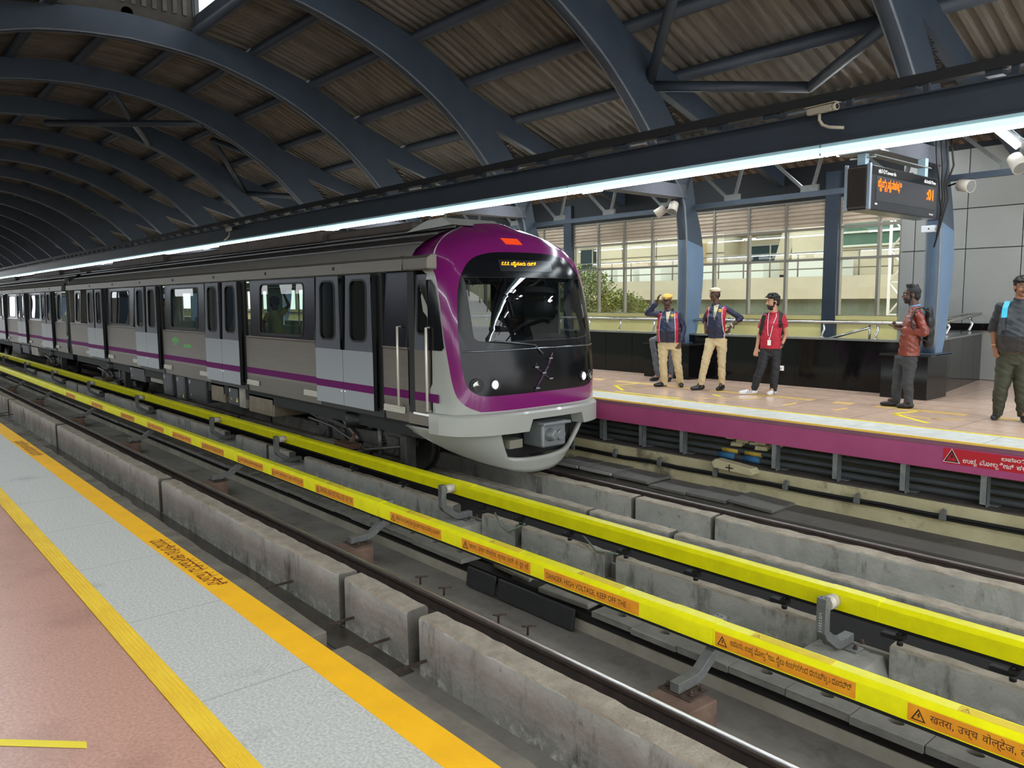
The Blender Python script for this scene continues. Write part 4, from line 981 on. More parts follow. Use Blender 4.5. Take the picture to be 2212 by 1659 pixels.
# cables beside the board
random.seed(2)
for i in range(4):
    o = MB().tube([(-4.8+.03*i, 12.2+.1*i, 3.9), (-4.72+.03*i, 12.1+.12*i, 3.45), (-4.7-.02*i, 12.15+.14*i, 3.2), (-4.78, 12.4+.1*i, 3.0), (-4.78-.04*i, 12.5+.03*i, 2.75-.15*i)], .014, 6).build('hanging_cable', M_BLACK)
    tag(o, 'black cable hanging beside the display board, %s counted outwards from the board' % ORD[i], 'cable', 'cables beside the display board')
wb_ = thing('sensor_box', 'small white sensor box on the blue column under the display board', 'sensor box', None, (-5.0, 12.66, 2.58))
MB().box(-.1, .1, -.06, 0, -.05, .05).build('box_body', mat('white_plastic', (206, 210, 212), .4), wb_, bevel=.006)
MB().disc((.01, -.062, 0), (0, -1, 0), .012).build('sensor_eye', M_BLACK, wb_); MB().tube([(.1, -.03, 0), (.15, -.01, -.03)], .02, 8).build('cable_gland', M_GALV, wb_)
sk = MB().box(-7.66, -7.47, 12.88, 12.9, .26, .35).build('power_socket', mat('white_socket', (232, 232, 228), .4), bevel=.004); tag(sk, 'white power socket plate on the black parapet beside the red shirt', 'socket')
mb = MB()
for x in (-7.62, -7.56, -7.52): mb.box(x, x+.012, 12.875, 12.88, .29, .31)
mb.build('socket_hole', M_BLACK, sk)
o = MB().tube([(-10.9, 16, .9), (-10.7, 16, 1.1), (-10.5, 16, .95)], .03, 6).tube([(-10.7, 16, .008), (-10.7, 16, 1.1)], .02, 6).tube([(-10.6, 16, .85), (-10.55, 16, 1.1)], .02, 6).build('stair_fixture', M_GALV); tag(o, 'pale metal fixture seen behind the railing against the yellow wall', 'fixture')
# ================================================================ the metro train
YN, YF, YC = 6.2, 9.08, 7.64
M_SS = mat('brushed_stainless', (118, 111, 101), .42, .35, var=.05, vs=2, bump=.05, stretch=(1, 1, 14))
M_UPPER = mat('blue_grey_car_panel', (38, 40, 49), .24, .6, var=.06, vs=.8)
M_DOORL = mat('silver_door', (152, 157, 159), .4, .1)
M_DOORU = mat('grey_door_top', (84, 87, 95), .4, .2)
M_PURP = mat('purple_vinyl', (108, 24, 96), .6, spec=.1)
M_PMASK = mat('purple_gloss', (120, 24, 100), .18, coat=.6)
M_WMASK = mat('white_grp', (162, 163, 155), .3, coat=.2)
M_BMASK = mat('black_gloss', (17, 19, 22), .16, spec=.3)
M_CROOF = mat('dark_car_roof', (74, 70, 68), .35, .5, var=.15, vs=1.5, stretch=(.4, 3, 3))
M_UNDER = mat('black_underframe', (24, 24, 25), .7)
M_BOG = mat('grimy_bogie', (58, 56, 54), .6, .3, var=.3, vs=7)
M_CGLASS = glass('car_glass', (168, 186, 178), .04)
M_RUB = mat('black_seal', (14, 14, 15), .5)
M_STEP = mat('white_ribbed_step', (214, 210, 196), .5)
M_IN = mat('pale_green_lining', (150, 166, 150), .5)
def yw(z):
    return YN+(0.025 if z < 0 else 0)+(max(0, z-.9)*.045)
def rrect(x0, x1, z0, z1, r, n=5):
    P = []
    for cx, cz, a0 in ((x1-r, z1-r, 0), (x0+r, z1-r, 90), (x0+r, z0+r, 180), (x1-r, z0+r, 270)):
        for i in range(n): a = R(a0+90*i/(n-1)); P.append((cx+r*math.cos(a), cz+r*math.sin(a)))
    return P
def pane_panel(mb, x0, x1, z0, z1, hole, yf, mi=0, depth=.03):
    """panel with a rounded window opening; hole=(x0,x1,z0,z1,r)"""
    if not hole:
        mb.add([(x0, yf(z0), z0), (x1, yf(z0), z0), (x1, yf(z1), z1), (x0, yf(z1), z1)], [(0, 1, 2, 3)], mi); return
    H = rrect(*hole); cx, cz = (hole[0]+hole[1])/2, (hole[2]+hole[3])/2; O = []
    for px, pz in H:
        dx, dz = px-cx, pz-cz; t = 1e9
        if dx > 1e-6: t = min(t, (x1-cx)/dx)
        if dx < -1e-6: t = min(t, (x0-cx)/dx)
        if dz > 1e-6: t = min(t, (z1-cz)/dz)
        if dz < -1e-6: t = min(t, (z0-cz)/dz)
        O.append((cx+dx*t, cz+dz*t))
    n = len(H); vs = [(p[0], yf(p[1]), p[1]) for p in O]+[(p[0], yf(p[1]), p[1]) for p in H]; fs = [(i, (i+1) % n, n+(i+1) % n, n+i) for i in range(n)]
    for cxn, czn in ((x1, z1), (x0, z1), (x0, z0), (x1, z0)):
        k = len(vs); vs.append((cxn, yf(czn), czn))
        for i in range(n):
            a, b = O[i], O[(i+1) % n]
            if (abs(a[0]-cxn) < 1e-5 and abs(b[1]-czn) < 1e-5 and abs(a[1]-czn) > 1e-5) or (abs(b[0]-cxn) < 1e-5 and abs(a[1]-czn) < 1e-5 and abs(b[1]-czn) > 1e-5): fs.append((i, (i+1) % n, k))
    mb.add(vs, fs, mi)
def window_parts(parent, hole, yf, name='window', inset=.012):
    H = rrect(*hole); n = len(H); hx = rrect(hole[0]-.03, hole[1]+.03, hole[2]-.03, hole[3]+.03, hole[4]+.03)
    mb = MB()
    vs = [(p[0], yf(p[1])-.006, p[1]) for p in hx]+[(p[0], yf(p[1])-.008, p[1]) for p in H]+[(p[0], yf(p[1])+.05, p[1]) for p in H]
    mb.add(vs, [(i, (i+1) % n, n+(i+1) % n, n+i) for i in range(n)]+[(n+i, n+(i+1) % n, 2*n+(i+1) % n, 2*n+i) for i in range(n)])
    fr = mb.build(name, M_RUB, parent)
    MB().add([(p[0], yf(p[1])+inset, p[1]) for p in H], [tuple(range(n))]).build('pane', M_CGLASS, fr)
    return fr
def car_side(root, xr, xl, doors, holes, cab):
    """near side of one car: wall panels between the doors, stripe, gutter, doors, windows, steps"""
    W = 1.85
    xs = [xr]+[v for d in doors for v in (d+.15, d-W-.02)]+[xl]
    for a, b in zip(xs[0::2], xs[1::2]):
        lo = MB(); up = MB()
        lo.add([(b, yw(-.1), -.18), (a, yw(-.1), -.18), (a, YN, .12), (b, YN, .12)], [(0, 1, 2, 3)])
        lo.add([(b, YN, .12), (a, YN, .12), (a, YN, .86), (b, YN, .86), (a, YN+.02, .895), (b, YN+.02, .895)], [(0, 1, 2, 3), (3, 2, 4, 5)])
        h = [q for q in holes if b < q[0] < a]
        if h:
            cuts = [b]+[((p[1]+q[0])/2) for p, q in zip(h, h[1:])]+[a]
            for c0, c1, q in zip(cuts[:-1], cuts[1:], h): pane_panel(up, c0, c1, .905, 1.98, q, yw)
        else: pane_panel(up, b, a, .905, 1.98, None, yw)
        lo.box(b, a, YN-.012, YN+.02, .885, .905, 1)
        lp = lo.build('lower_side', [M_SS, M_STAIN], root, weld=False); up.build('upper_side', M_UPPER, root)
        tag(MB().box(b, a, YN-.003, YN+.002, .171, .288).build('stripe', M_PURP, lp), 'purple stripe')
    for d in doors:
        tag(MB().box(d-W-.02, d+.15, YN, YN+.05, -.18, -.1).box(d-.01, d+.15, YN+.005, YN+.06, -.1, 1.98).box(d-W-.02, d, YN+.06, YN+.08, -.1, 1.98).build('door_pocket', M_RUB, root), 'black door pocket')
    for q in holes: window_parts(root, q, yw)
    for d in doors:
        for k in (0, 1):
            a, b = d-k*W/2-.004, d-(k+1)*W/2+.004; yd = YN-.085
            leaf = MB(); cx = (a+b)/2+(.03 if k == 0 else -.03); hole = (cx-.235, cx+.235, .965, 1.875, .11)
            pane_panel(leaf, b, a, .80, 1.965, hole, lambda z: yd+.02*max(0, z-.9), 1)
            pane_panel(leaf, b, a, -.09, .80, None, lambda z: yd, 0)
            leaf.add([(a, yd, -.09), (a, yd+.06, -.09), (a, yd+.08, 1.965), (a, yd+.02, 1.965), (a, yd, .8)], [(0, 1, 2, 3, 4)], 2)
            leaf.add([(b, yd, -.09), (b, yd+.06, -.09), (b, yd+.08, 1.965), (b, yd+.02, 1.965), (b, yd, .8)], [(0, 1, 2, 3, 4)], 2)
            leaf.add([(b, yd, -.09), (a, yd, -.09), (a, yd+.06, -.09), (b, yd+.06, -.09)], [(0, 1, 2, 3)], 2)
            o = leaf.build('door_leaf', [M_DOORL, M_DOORU, M_RUB], root)
            window_parts(o, hole, lambda z: yd+.02*max(0, z-.9), 'door_window')
            MB().box(b+.002, a-.002, yd-.003, yd+.001, .171, .288).build('stripe', M_PURP, o)
            MB().box(a-.07 if k else b+.03, a-.03 if k else b+.07, yd-.006, yd, .13, .15).build('door_lock', M_STAIN, o)
        for a, b in ((d+.72, d+.17), (d-W-.08, d-W-.62)):
            mb = MB().box(b, a, YN-.03, YN, -.055, -.045)
            for i in range(3): mb.box(b+.01, a-.01, YN-.028, YN, -.04+i*.026, -.022+i*.026)
            mb.box(b, a, YN-.012, YN, -.05, .04); mb.build('step', M_STEP, root)
    xg = xr+(0 if not cab else .0)
    g = MB().box(xl, xg, YN-.07, YN+.06, 1.99, 2.0).prism([(YN-.07, 2.0), (YN-.06, 2.15), (YN, 2.19), (YN+.2, 2.2), (YN+.2, 2.0)], xl, xg)
    g.build('gutter_panel', M_SS, root)
    mb = MB(); x = xr-2
    while x > xl+1: mb.tube([(x, YN-.075, 2.08), (x, YN-.06, 2.08)], .03, 10); x -= 2.6
    mb.build('roof_lug', M_RUB, root)
ROOFP = [(YN+.0, 2.19), (YN+.06, 2.28), (YN+.22, 2.40), (YN+.5, 2.53), (YN+.85, 2.63), (YN+1.44, 2.69)]
ROOFP = ROOFP+[(2*YC-a, b) for a, b in ROOFP[:-1][::-1]]
def car_body(root, xr, xl, cab):
    MB().sheet(ROOFP[2:-2], xl, xr).build('roof', M_CROOF, root)
    for Pq in (ROOFP[:3], ROOFP[-3:]): MB().sheet(Pq, xl, xr).build('roof_side', mat('grey_roof_side', (128, 125, 119), .4, .1, var=.06, vs=2, stretch=(.5, 3, 3)), root)
    mb = MB()
    for y, z in ((YN+.16, 2.37), (YN+.42, 2.51), (YN+.75, 2.62)): mb.box(xl, xr, y, y+.02, z, z+.025)
    mb.build('roof_rib', M_CROOF, root)
    MB().box(xl+1, xr-1.2, YC-.62, YC+.62, 2.66, 2.8).box(xl+3, xl+8, YC-.75, YC+.75, 2.64, 2.86).box(xr-9, xr-4, YC-.75, YC+.75, 2.64, 2.86).build('roof_unit', mat('brown_roof_unit', (76, 66, 58), .6, var=.2, vs=3), root, bevel=.03)
    # far side, floor, ceiling, end walls
    mb = MB().box(xl, xr, YF-.04, YF, -.18, .95).box(xl, xr, YF-.04, YF, 1.85, 2.2)
    x = xr
    while x > xl: mb.box(max(x-1, xl), x, YF-.04, YF, .95, 1.85); x -= 2.6
    mb.build('far_side', M_IN, root)
    MB().box(xl, xr, YN+.08, YF-.05, -.16, -.02).build('floor_panel', mat('grey_car_floor', (110, 112, 112), .5), root)
    MB().box(xl, xr, YN+.1, YF-.05, 2.08, 2.12).build('ceiling_panel', M_IN, root)
    if not cab: MB().box(xr-.05, xr, YN+.06, YC-.6, -.1, 2.1).box(xr-.05, xr, YC+.6, YF-.05, -.1, 2.1).build('end_wall', M_SS, root)
    MB().box(xl, xl+.05, YN+.02, YC-.6, -.18, 2.3).box(xl, xl+.05, YC+.6, YF-.02, -.18, 2.3).build('end_wall', M_SS, root)
    mb = MB()
    for y in (YC-.75, YC+.75): mb.box(xl+.5, xr-(2.2 if cab else .5), y-.06, y+.06, 2.06, 2.08)
    mb.build('interior_lamp', glow('car_lamp', (236, 255, 240), .7), root)
    mb = MB()
    for y in (YC-.55, YC+.55): mb.tube([(xl+.5, y, 1.85), (xr-(2.2 if cab else .5), y, 1.85)], .016, 6)
    x = xr-4
    while x > xl+1: mb.tube([(x, YC, 0), (x, YC, 2.08)], .018, 6); x -= 2.55
    mb.build('grab_pole', M_STAIN, root)
    MB().box(xl, xr, YN+.15, YF-.15, -.42, -.17).build('underframe', M_UNDER, root)
def bogie(root, x):
    b = MB().prism([(x-1.75, -.45), (x-1.2, -.55), (x-.6, -.72), (x+.6, -.72), (x+1.2, -.55), (x+1.75, -.45), (x+1.75, -.33), (x+1.1, -.38), (x+.5, -.5), (x-.5, -.5), (x-1.1, -.38), (x-1.75, -.33)], 6.42, 6.56, axis='y')
    b.prism([(x-1.75, -.45), (x-.6, -.72), (x+.6, -.72), (x+1.75, -.45), (x+1.75, -.33), (x+.5, -.5), (x-.5, -.5), (x-1.75, -.33)], 8.72, 8.86, axis='y').box(x-.3, x+.3, 6.5, 8.8, -.62, -.45)
    f = b.build('bogie_frame', M_BOG, root, bevel=.015, seg=1)
    for wx in (x-1.12, x+1.12):
        for y in (6.89, 8.39):
            MB().tube([(wx, y-.07, -.65), (wx, y+.05, -.65)], .43, 28).tube([(wx, y+.05 if y < 7 else y-.1, -.65), (wx, y+.08 if y < 7 else y-.07, -.65)], .455, 28).build('wheel', M_BOG, root)
        MB().tube([(wx, 6.45, -.66), (wx, 8.85, -.66)], .08, 10).build('axle', M_BOG, root)
        MB().box(wx-.17, wx+.17, 6.38, 6.55, -.8, -.5).tube([(wx, 6.36, -.66), (wx, 6.4, -.66)], .12, 16).build('axle_box', M_BOG, f, bevel=.02, seg=1)
        for dx in (-.3, .3): MB().tube([(wx+dx, 6.47, -.62), (wx+dx, 6.47, -.42)], .06, 10).tube([(wx+dx, 6.47, -.6), (wx+dx, 6.47, -.58)], .085, 10).build('coil_spring', M_RUB, f)
    MB().tube([(x, 6.46, -.48), (x, 6.46, -.25)], .22, 18).build('air_spring', M_RUB, f)
    MB().box(x-.75, x-.35, 6.35, 6.6, -.78, -.56).build('motor_box', M_BOG, f, bevel=.03, seg=1); MB().box(x+1.45, x+1.62, 6.3, 6.5, -.95, -.42).build('life_guard', M_BOG, f, bevel=.02, seg=1); MB().tube([(x-1.6, 6.36, -.5), (x-.7, 6.34, -.55), (x+.4, 6.34, -.8), (x+1.5, 6.36, -.6)], .02, 6).build('brake_pipe', mat('grey_damper', (92, 92, 90), .4, .4), f)
    MB().tube([(x+.75, 6.4, -.4), (x+.75, 6.4, -.85)], .04, 8).build('damper', mat('grey_damper', (92, 92, 90)), f)
    MB().tube([(x-.5, 6.4, -.35), (x+.1, 6.38, -.68)], .035, 8).build('damper', mat('grey_damper', (92, 92, 90), .4, .4), f)
    MB().box(x-.25, x+.25, 6.12, 6.36, -.80, -.72).box(x-.1, x+.1, 6.05, 6.2, -.9, -.85).tube([(x, 6.3, -.75), (x, 6.4, -.6)], .05, 8).build('collector_shoe', mat('brown_beam', (84, 62, 44), .7), f)
def boxes(root, L):
    for i, (x0, x1, z0, z1, y, c) in enumerate(L):
        o = MB().box(x0, x1, y, y+.7, z0, z1).build('equipment_box', mat('eqbox_%d' % c, ((70, 70, 72), (120, 108, 88), (44, 44, 46), (150, 146, 132))[c], .55, var=.15, vs=5), root, bevel=.012, seg=1)
        MB().box(x0+.05, x1-.05, y-.006, y, z0+.05, z1-.05).build('box_lid', mat('eqbox_%d' % c, (70, 70, 72)), o)
        if c in (0, 2): MB().box(x0+.08, x0+.16, y-.012, y-.006, z1-.14, z1-.06).tube([(x0+.2, y-.01, z0+.12), (x0+.2, y-.004, z0+.12)], .03, 10).build('data_plate', M_GALV, o)
        if i in (3, 6): MB().add([(x1-.16, y-.008, z0+.07), (x1-.06, y-.008, z0+.07), (x1-.11, y-.008, z0+.17)], [(0, 1, 2)]).build('caution_plate', M_YL, o)

D1 = [-10.28, -15.4, -20.55, -25.7]
car1 = thing('train_car', 'leading metro car with magenta and black cab front and a purple stripe', 'train car', 'cars of the metro train')
H1 = [(-14.57, -12.76, .98, 1.875, .09), (-19.75, -17.95, .98, 1.875, .09), (-25.1, -23.3, .98, 1.875, .09), (-29.45, -28.95, .98, 1.875, .12)]
H1.append((-9.24, -8.95, 0, 0, 0)) if False else None
car_side(car1, -9.46, -30.3, D1, H1, True); car_body(car1, -9.3, -30.3, True)
bogie(car1, -11.35); bogie(car1, -26.0)
boxes(car1, [(-24, -22.6, -.6, -.2, 6.35, 0), (-22.3, -21.3, -.55, -.2, 6.4, 3), (-20.9, -20.2, -.75, -.2, 6.3, 0), (-19.9, -19.3, -.78, -.2, 6.3, 0), (-19.1, -17.9, -.72, -.2, 6.32, 2), (-17.7, -16.9, -.62, -.22, 6.35, 1), (-16.7, -16.1, -.6, -.2, 6.35, 0), (-15.6, -14.4, -.66, -.28, 6.35, 1), (-16.05, -15.75, -.62, -.2, 6.33, 3), (-13.9, -13.5, -.4, -.2, 6.4, 2)])
# green stickers are small blocks of green print
MB().prism([(-19.75, .62), (-19.2, .62), (-19.25, .70), (-19.45, .75), (-19.7, .70)], YN-.004, YN-.002, axis='y').box(-19.6, -19.4, YN-.004, YN-.002, .56, .6).build('green_sticker', mat('green_vinyl', (96, 176, 88), .5), car1, weld=False)
MB().box(-18.9, -18.4, YN-.004, YN-.002, .52, .6).build('green_sticker', mat('green_vinyl', (96, 176, 88), .5), car1)

MB().box(-18.6, -18.1, 6.9, 6.92, 1.42, 1.62).box(-18.36, -18.34, 6.9, 6.92, 1.62, 2.08).build('interior_sign', mat('red_interior_sign', (214, 40, 52), .5, emit=.25), car1)
car2 = thing('train_car', 'second metro car behind the black gangway with a purple stripe', 'train car', 'cars of the metro train')
D2 = [-32.85, -37.95, -43.1, -48.2]
H2 = [(-32.3, -31.85, 1.0, 1.85, .12), (-37.2, -35.5, .98, 1.875, .09), (-42.4, -40.7, .98, 1.875, .09), (-47.5, -45.8, .98, 1.875, .09), (-51.6, -51.1, 1, 1.85, .12)]
H2[0] = (-32.2, -31.75, 1.0, 1.85, .12)
car_side(car2, -30.95, -52.6, D2, H2, False); car_body(car2, -30.95, -52.6, False)
bogie(car2, -34.2); bogie(car2, -49)
boxes(car2, [(-38.5, -37, -.6, -.2, 6.35, 3), (-40.5, -39, -.6, -.2, 6.35, 0), (-43, -41, -.7, -.2, 6.35, 2)])
mb = MB()
for i in range(8): mb.box(-30.95+i*.08, -30.9+i*.08, YN+.05+.04*(i % 2), YF-.05, -.1, 2.45)
tag(mb.build('gangway_bellows', M_RUB, car2), 'black gangway bellows')

# ---- cab side: panel with dark glass, door, white surround
pz = MB(); pane_panel(pz, -9.44, -9.46, .905, 1.98, None, yw)
W_ = MB()
cabhole = (-9.22, -8.98, 1.12, 1.80, .07)
up = MB(); pane_panel(up, -9.29, -8.93, .88, 1.93, cabhole, yw)
cd = up.build('cab_door', M_DOORU, car1); window_parts(cd, cabhole, yw, 'cab_door_window')
MB().box(-9.29, -8.93, YN-.002, YN+.03, -.02, .88).build('cab_door_lower', M_SS, cd)
MB().box(-9.46, -9.29, YN+.01, YN+.06, -.18, 1.98).build('door_pocket', M_RUB, car1)
MB().box(-9.46, -8.86, YN-.004, YN+.02, -.18, -.02).build('lower_side', M_SS, car1)
MB().box(-9.30, -8.72, YN-.006, YN-.003, .171, .288).build('stripe', M_PURP, car1)
MB().box(-9.3, -8.92, YN-.03, YN, -.03, .0).build('cab_step', M_STAIN, car1)
for x in (-9.62, -8.9): MB().tube([(x, YN-.01, 1.2), (x, YN-.07, 1.2), (x, YN-.07, .05), (x, YN-.01, .05)], .018, 8).build('grab_handle', mat('white_handle', (222, 214, 200), .3, .3), car1)

MB().box(-9.46, -8.8, YN-.07, YN+.06, 1.985, 2.0).prism([(YN-.07, 2.0), (YN-.06, 2.15), (YN, 2.19), (YN+.1, 2.2), (YN+.1, 2.0)], -9.46, -8.85).build('gutter_panel', M_SS, car1, bevel=.01)

# ---- cab front: concentric outlines, each with its own colour field
XF = [(-.3, -8.2), (.5, -8.2), (.9, -8.24), (1.4, -8.33), (1.95, -8.47), (2.25, -8.60), (2.45, -8.75), (2.6, -8.95), (2.70, -9.2), (2.8, -9.5)]
WZ = [(-.3, 1.44), (1.7, 1.44), (2.0, 1.41), (2.2, 1.33), (2.35, 1.19), (2.5, .95), (2.62, .65), (2.70, .3), (2.73, .05)]
XF = smooth_pts(XF, 6); WZ = smooth_pts(WZ, 6)
def interp(T, v):
    if v <= T[0][0]: return T[0][1]
    for (a, b), (c, d_) in zip(T, T[1:]):
        if v <= c: return b+(d_-b)*(v-a)/(c-a)
    return T[-1][1]
def gx(y, z, offs=0):
    a = min(1, abs(y-YC)/(interp(WZ, z)+.0001))
    if z > 2.1: a = min(a, .97)
    return interp(XF, z)-.72*(1-(1-a**3.2)**(1/3.2))+offs
def loop_from(P, K=144, c=(YC, 1.1)):
    P = smooth_pts(P+[P[0]], 6)[:-1]; out = []
    for k in range(K):
        t = 2*math.pi*k/K; d = (math.cos(t), math.sin(t)); best = 0
        for i in range(len(P)):
            a, b = P[i], P[(i+1) % len(P)]; ax, ay = a[0]-c[0], a[1]-c[1]; bx, by = b[0]-a[0], b[1]-a[1]
            den = d[0]*by-d[1]*bx
            if abs(den) < 1e-9: continue
            s = (ax*by-ay*bx)/den; u = (ax*d[1]-ay*d[0])/den
            if s > 0 and -1e-6 <= u <= 1+1e-6: best = max(best, s)
        out.append((c[0]+d[0]*best, c[1]+d[1]*best))
    return out
def sym(P): return P+[(2*YC-a, b) for a, b in P[::-1]]
def rr2(hw, z0, z1, r, n=4):
    P = []
    for cy, cz, a0 in ((hw-r, z1-r, 0), (-(hw-r), z1-r, 90), (-(hw-r), z0+r, 180), (hw-r, z0+r, 270)):
        for i in range(n): a = R(a0+90*i/(n-1)); P.append((YC+cy+r*math.cos(a), cz+r*math.sin(a)))
    return P
Lwin = loop_from(rr2(1.10, .99, 1.88, .13))
Lblk = loop_from(sym([(YC+.85, .262), (YC+1.08, .29), (YC+1.21, .40), (YC+1.265, .62), (YC+1.275, 1.0), (YC+1.24, 1.5), (YC+1.16, 1.85), (YC+1.0, 2.08), (YC+.78, 2.19), (YC+.4, 2.24)]))
Lpur = loop_from(sym([(YC+.85, .05), (YC+1.1, .075), (YC+1.28, .19), (YC+1.36, .42), (YC+1.395, 1.0), (YC+1.39, 1.7), (YC+1.375, 2.03), (YC+1.29, 2.22), (YC+1.15, 2.37), (YC+.92, 2.50), (YC+.63, 2.61), (YC+.3, 2.69)]))
Lout = loop_from(sym([(YC+1.3, -.1), (YC+1.42, -.08), (YC+1.44, .1), (YC+1.44, 1.0), (YC+1.44, 1.7), (YC+1.41, 2.0), (YC+1.33, 2.2), (YC+1.19, 2.35), (YC+.95, 2.495), (YC+.65, 2.61), (YC+.3, 2.695)]))
def field(A, B, steps, name, m_, extra=0, ledge=0):
    K = len(A); vs = []; fs = []
    for s in range(steps+1):
        t = s/steps
        for k in range(K):
            y = A[k][0]+(B[k][0]-A[k][0])*t; z = A[k][1]+(B[k][1]-A[k][1])*t
            x = gx(y, z, extra)
            vs.append((x, y, z))
    for s in range(steps):
        for k in range(K): fs.append((s*K+k, s*K+(k+1) % K, (s+1)*K+(k+1) % K, (s+1)*K+k))
    o = MB().add(vs, fs, 0, True).build(name, m_, car1); return o
field(Lwin, Lblk, 6, 'black_mask', M_BMASK)
field(Lblk, Lpur, 3, 'purple_surround', M_PMASK)
field(Lpur, Lout, 3, 'white_surround', M_WMASK)
# outer skin back to the body: white low down, purple over the roof
K = 144; vs = []; fs = []; ms = []
for s in range(5):
    t = s/4
    for k in range(K):
        y, z = Lout[k]; x = gx(y, z); xb = -8.86 if z < 2.0 else -9.55
        vs.append((x+(min(xb, x)-x)*t, y, z+(0 if z < 2 else .0)))
for s in range(4):
    for k in range(K):
        z = (Lout[k][1]+Lout[(k+1) % K][1])/2; fs.append((s*K+k, s*K+(k+1) % K, (s+1)*K+(k+1) % K, (s+1)*K+k)); ms.append(1 if z > 2.1 else 0)
mb = MB().add(vs, fs, 0, True); mb.m = ms; mb.build('cab_shell', [M_WMASK, M_PMASK], car1)
mb = MB(); rows = [.89, .93, 1.2, 1.5, 1.75, 1.85]; G = []
for ri, z in enumerate(rows):
    row = []
    for q in range(7):
        a = 1-(.016 if ri in (0, 5) else .026)*q/6; y = YC-a*1.44; row.append((gx(y, z)+.012, y-.012, z))
    row.insert(0, (-8.93, YN-.012, z)); G.append(row)
for i in range(len(G)-1):
    for k_ in range(7): mb.add([G[i][k_], G[i][k_+1], G[i+1][k_+1], G[i+1][k_]], [(0, 1, 2, 3)], 0, True)
mb.build('quarter_glass', M_BMASK, car1)
# windscreen with curved glass
cen = [(YC, 1.43)]*K; vs = []; fs = []
for s in range(7):
    t = s/6
    for k in range(K): y = YC+(Lwin[k][0]-YC)*t; z = 1.43+(Lwin[k][1]-1.43)*t; vs.append((gx(y, z, -.004), y, z))
for s in range(6):
    for k in range(K): fs.append((s*K+k, s*K+(k+1) % K, (s+1)*K+(k+1) % K, (s+1)*K+k))
ws = MB().add(vs, fs, 0, True).build('windscreen', glass('windscreen_glass', (112, 120, 122), .03), car1)
MB().tube([(gx(Lwin[k % K][0], Lwin[k % K][1], -.012), *Lwin[k % K]) for k in range(K+1)], .012, 5, caps=False).build('windscreen_seal', M_RUB, ws)
for y0, y1, x0 in ((YC-.35, YC+.25, 0),): pass
MB().tube([(gx(YC-.1, .93, .03), YC-.1, .93), (gx(YC-.55, .99, .035), YC-.85, 1.02)], .010, 6).tube([(gx(YC-.1, .93, 0), YC-.1, .93), (gx(YC, .8, .03), YC+.02, .80)], .012, 6).build('wiper', mat('wiper_metal', (110, 112, 116), .35, .6), car1)
pts = [(gx(YC+a*1.25, .88, .008), YC+a*1.25, .88+.0*a) for a in [i/10-1 for i in range(21)]]
MB().tube(pts, .012, 6).build('chrome_moulding', mat('dark_chrome', (120, 124, 130), .15, .9), car1)
# cab interior: desk, seat, back wall with doorway
MB().box(-8.95, -8.45, 6.6, 8.7, .55, .92).prism([(-8.95, .92), (-8.5, .92), (-8.6, 1.0), (-8.9, 1.05)], 6.7, 8.6, axis='y').build('driver_desk', mat('grey_desk', (70, 74, 76), .5), car1)
MB().box(-10.15, -10.1, 6.3, 7.6, -.1, 2.1).box(-10.15, -10.1, 8.3, 9.0, -.1, 2.1).build('cab_bulkhead', mat('dark_bulkhead', (44, 46, 50), .5), car1)
MB().box(-8.9, -8.72, 6.55, 8.7, 1.83, 1.9).box(-8.75, -8.72, 6.54, 6.6, 1.0, 1.85).build('sun_blind', mat('grey_blind', (118, 120, 118), .6), car1)
MB().box(-9.7, -9.2, 7.0, 7.5, .2, .55).box(-9.75, -9.6, 7.0, 7.5, .5, 1.25).build('driver_seat', M_RUB, car1, bevel=.04)
# destination display
def patch(y0, y1, z0, z1, off_, sk=0):
    g = [[(gx(y0+(y1-y0)*i/8, z0+(z1-z0)*j_/4, off_), y0+(y1-y0)*i/8+sk*j_/4, z0+(z1-z0)*j_/4) for i in range(9)] for j_ in range(5)]
    mb = MB()
    for j_ in range(4):
        for i in range(8): mb.add([g[j_][i], g[j_][i+1], g[j_+1][i+1], g[j_+1][i]], [(0, 1, 2, 3)], 0, True)
    return mb
dd = patch(YC-.52, YC+.48, 1.97, 2.13, .006).build('destination_display', mat('display_glass', (40, 40, 44), .2), car1)
M_AMB = glow('amber_led', (255, 150, 20), 4)
xx = gx(YC-.3, 2.06, .012)
nrm_up = Vector((-.45, 0, 1)).normalized()
lettering('೭೭೭ ಮೈಸೂರು ರಸ್ತೆ', (xx+.012, YC-.48, 2.03), (0, 1, 0), nrm_up, M_AMB, dd, width=.66, height=.085, slant=.4)
patch(YC-.26, YC+.06, 2.36, 2.45, .006, -.04).build('roof_marker_lamp', glow('dim_orange_lamp', (220, 70, 30), .9), car1)
# headlamps
def headlamp(y, z, on, r=.085):
    x = gx(y, z, .004)
    nx = Vector((1, (y-YC)*.35, 0)).normalized()
    c = Vector((x, y, z))
    h = MB().tube([c-nx*.05, c+nx*.012], [r*1.1, r*1.25], 24).build('headlamp', M_RUB, car1)
    MB().ell(c+nx*.004, (.02, r*.95, r*.95), 16, 8).build('lamp_lens', glow('headlamp_on', (255, 255, 255), 14) if on else mat('lamp_reflector', (150, 150, 146), .12, .9), h)
headlamp(YC-.83, .42, True, .062); headlamp(YC-1.10, .42, False, .08); headlamp(YC+.88, .42, True, .062); headlamp(YC+1.09, .42, False, .065)
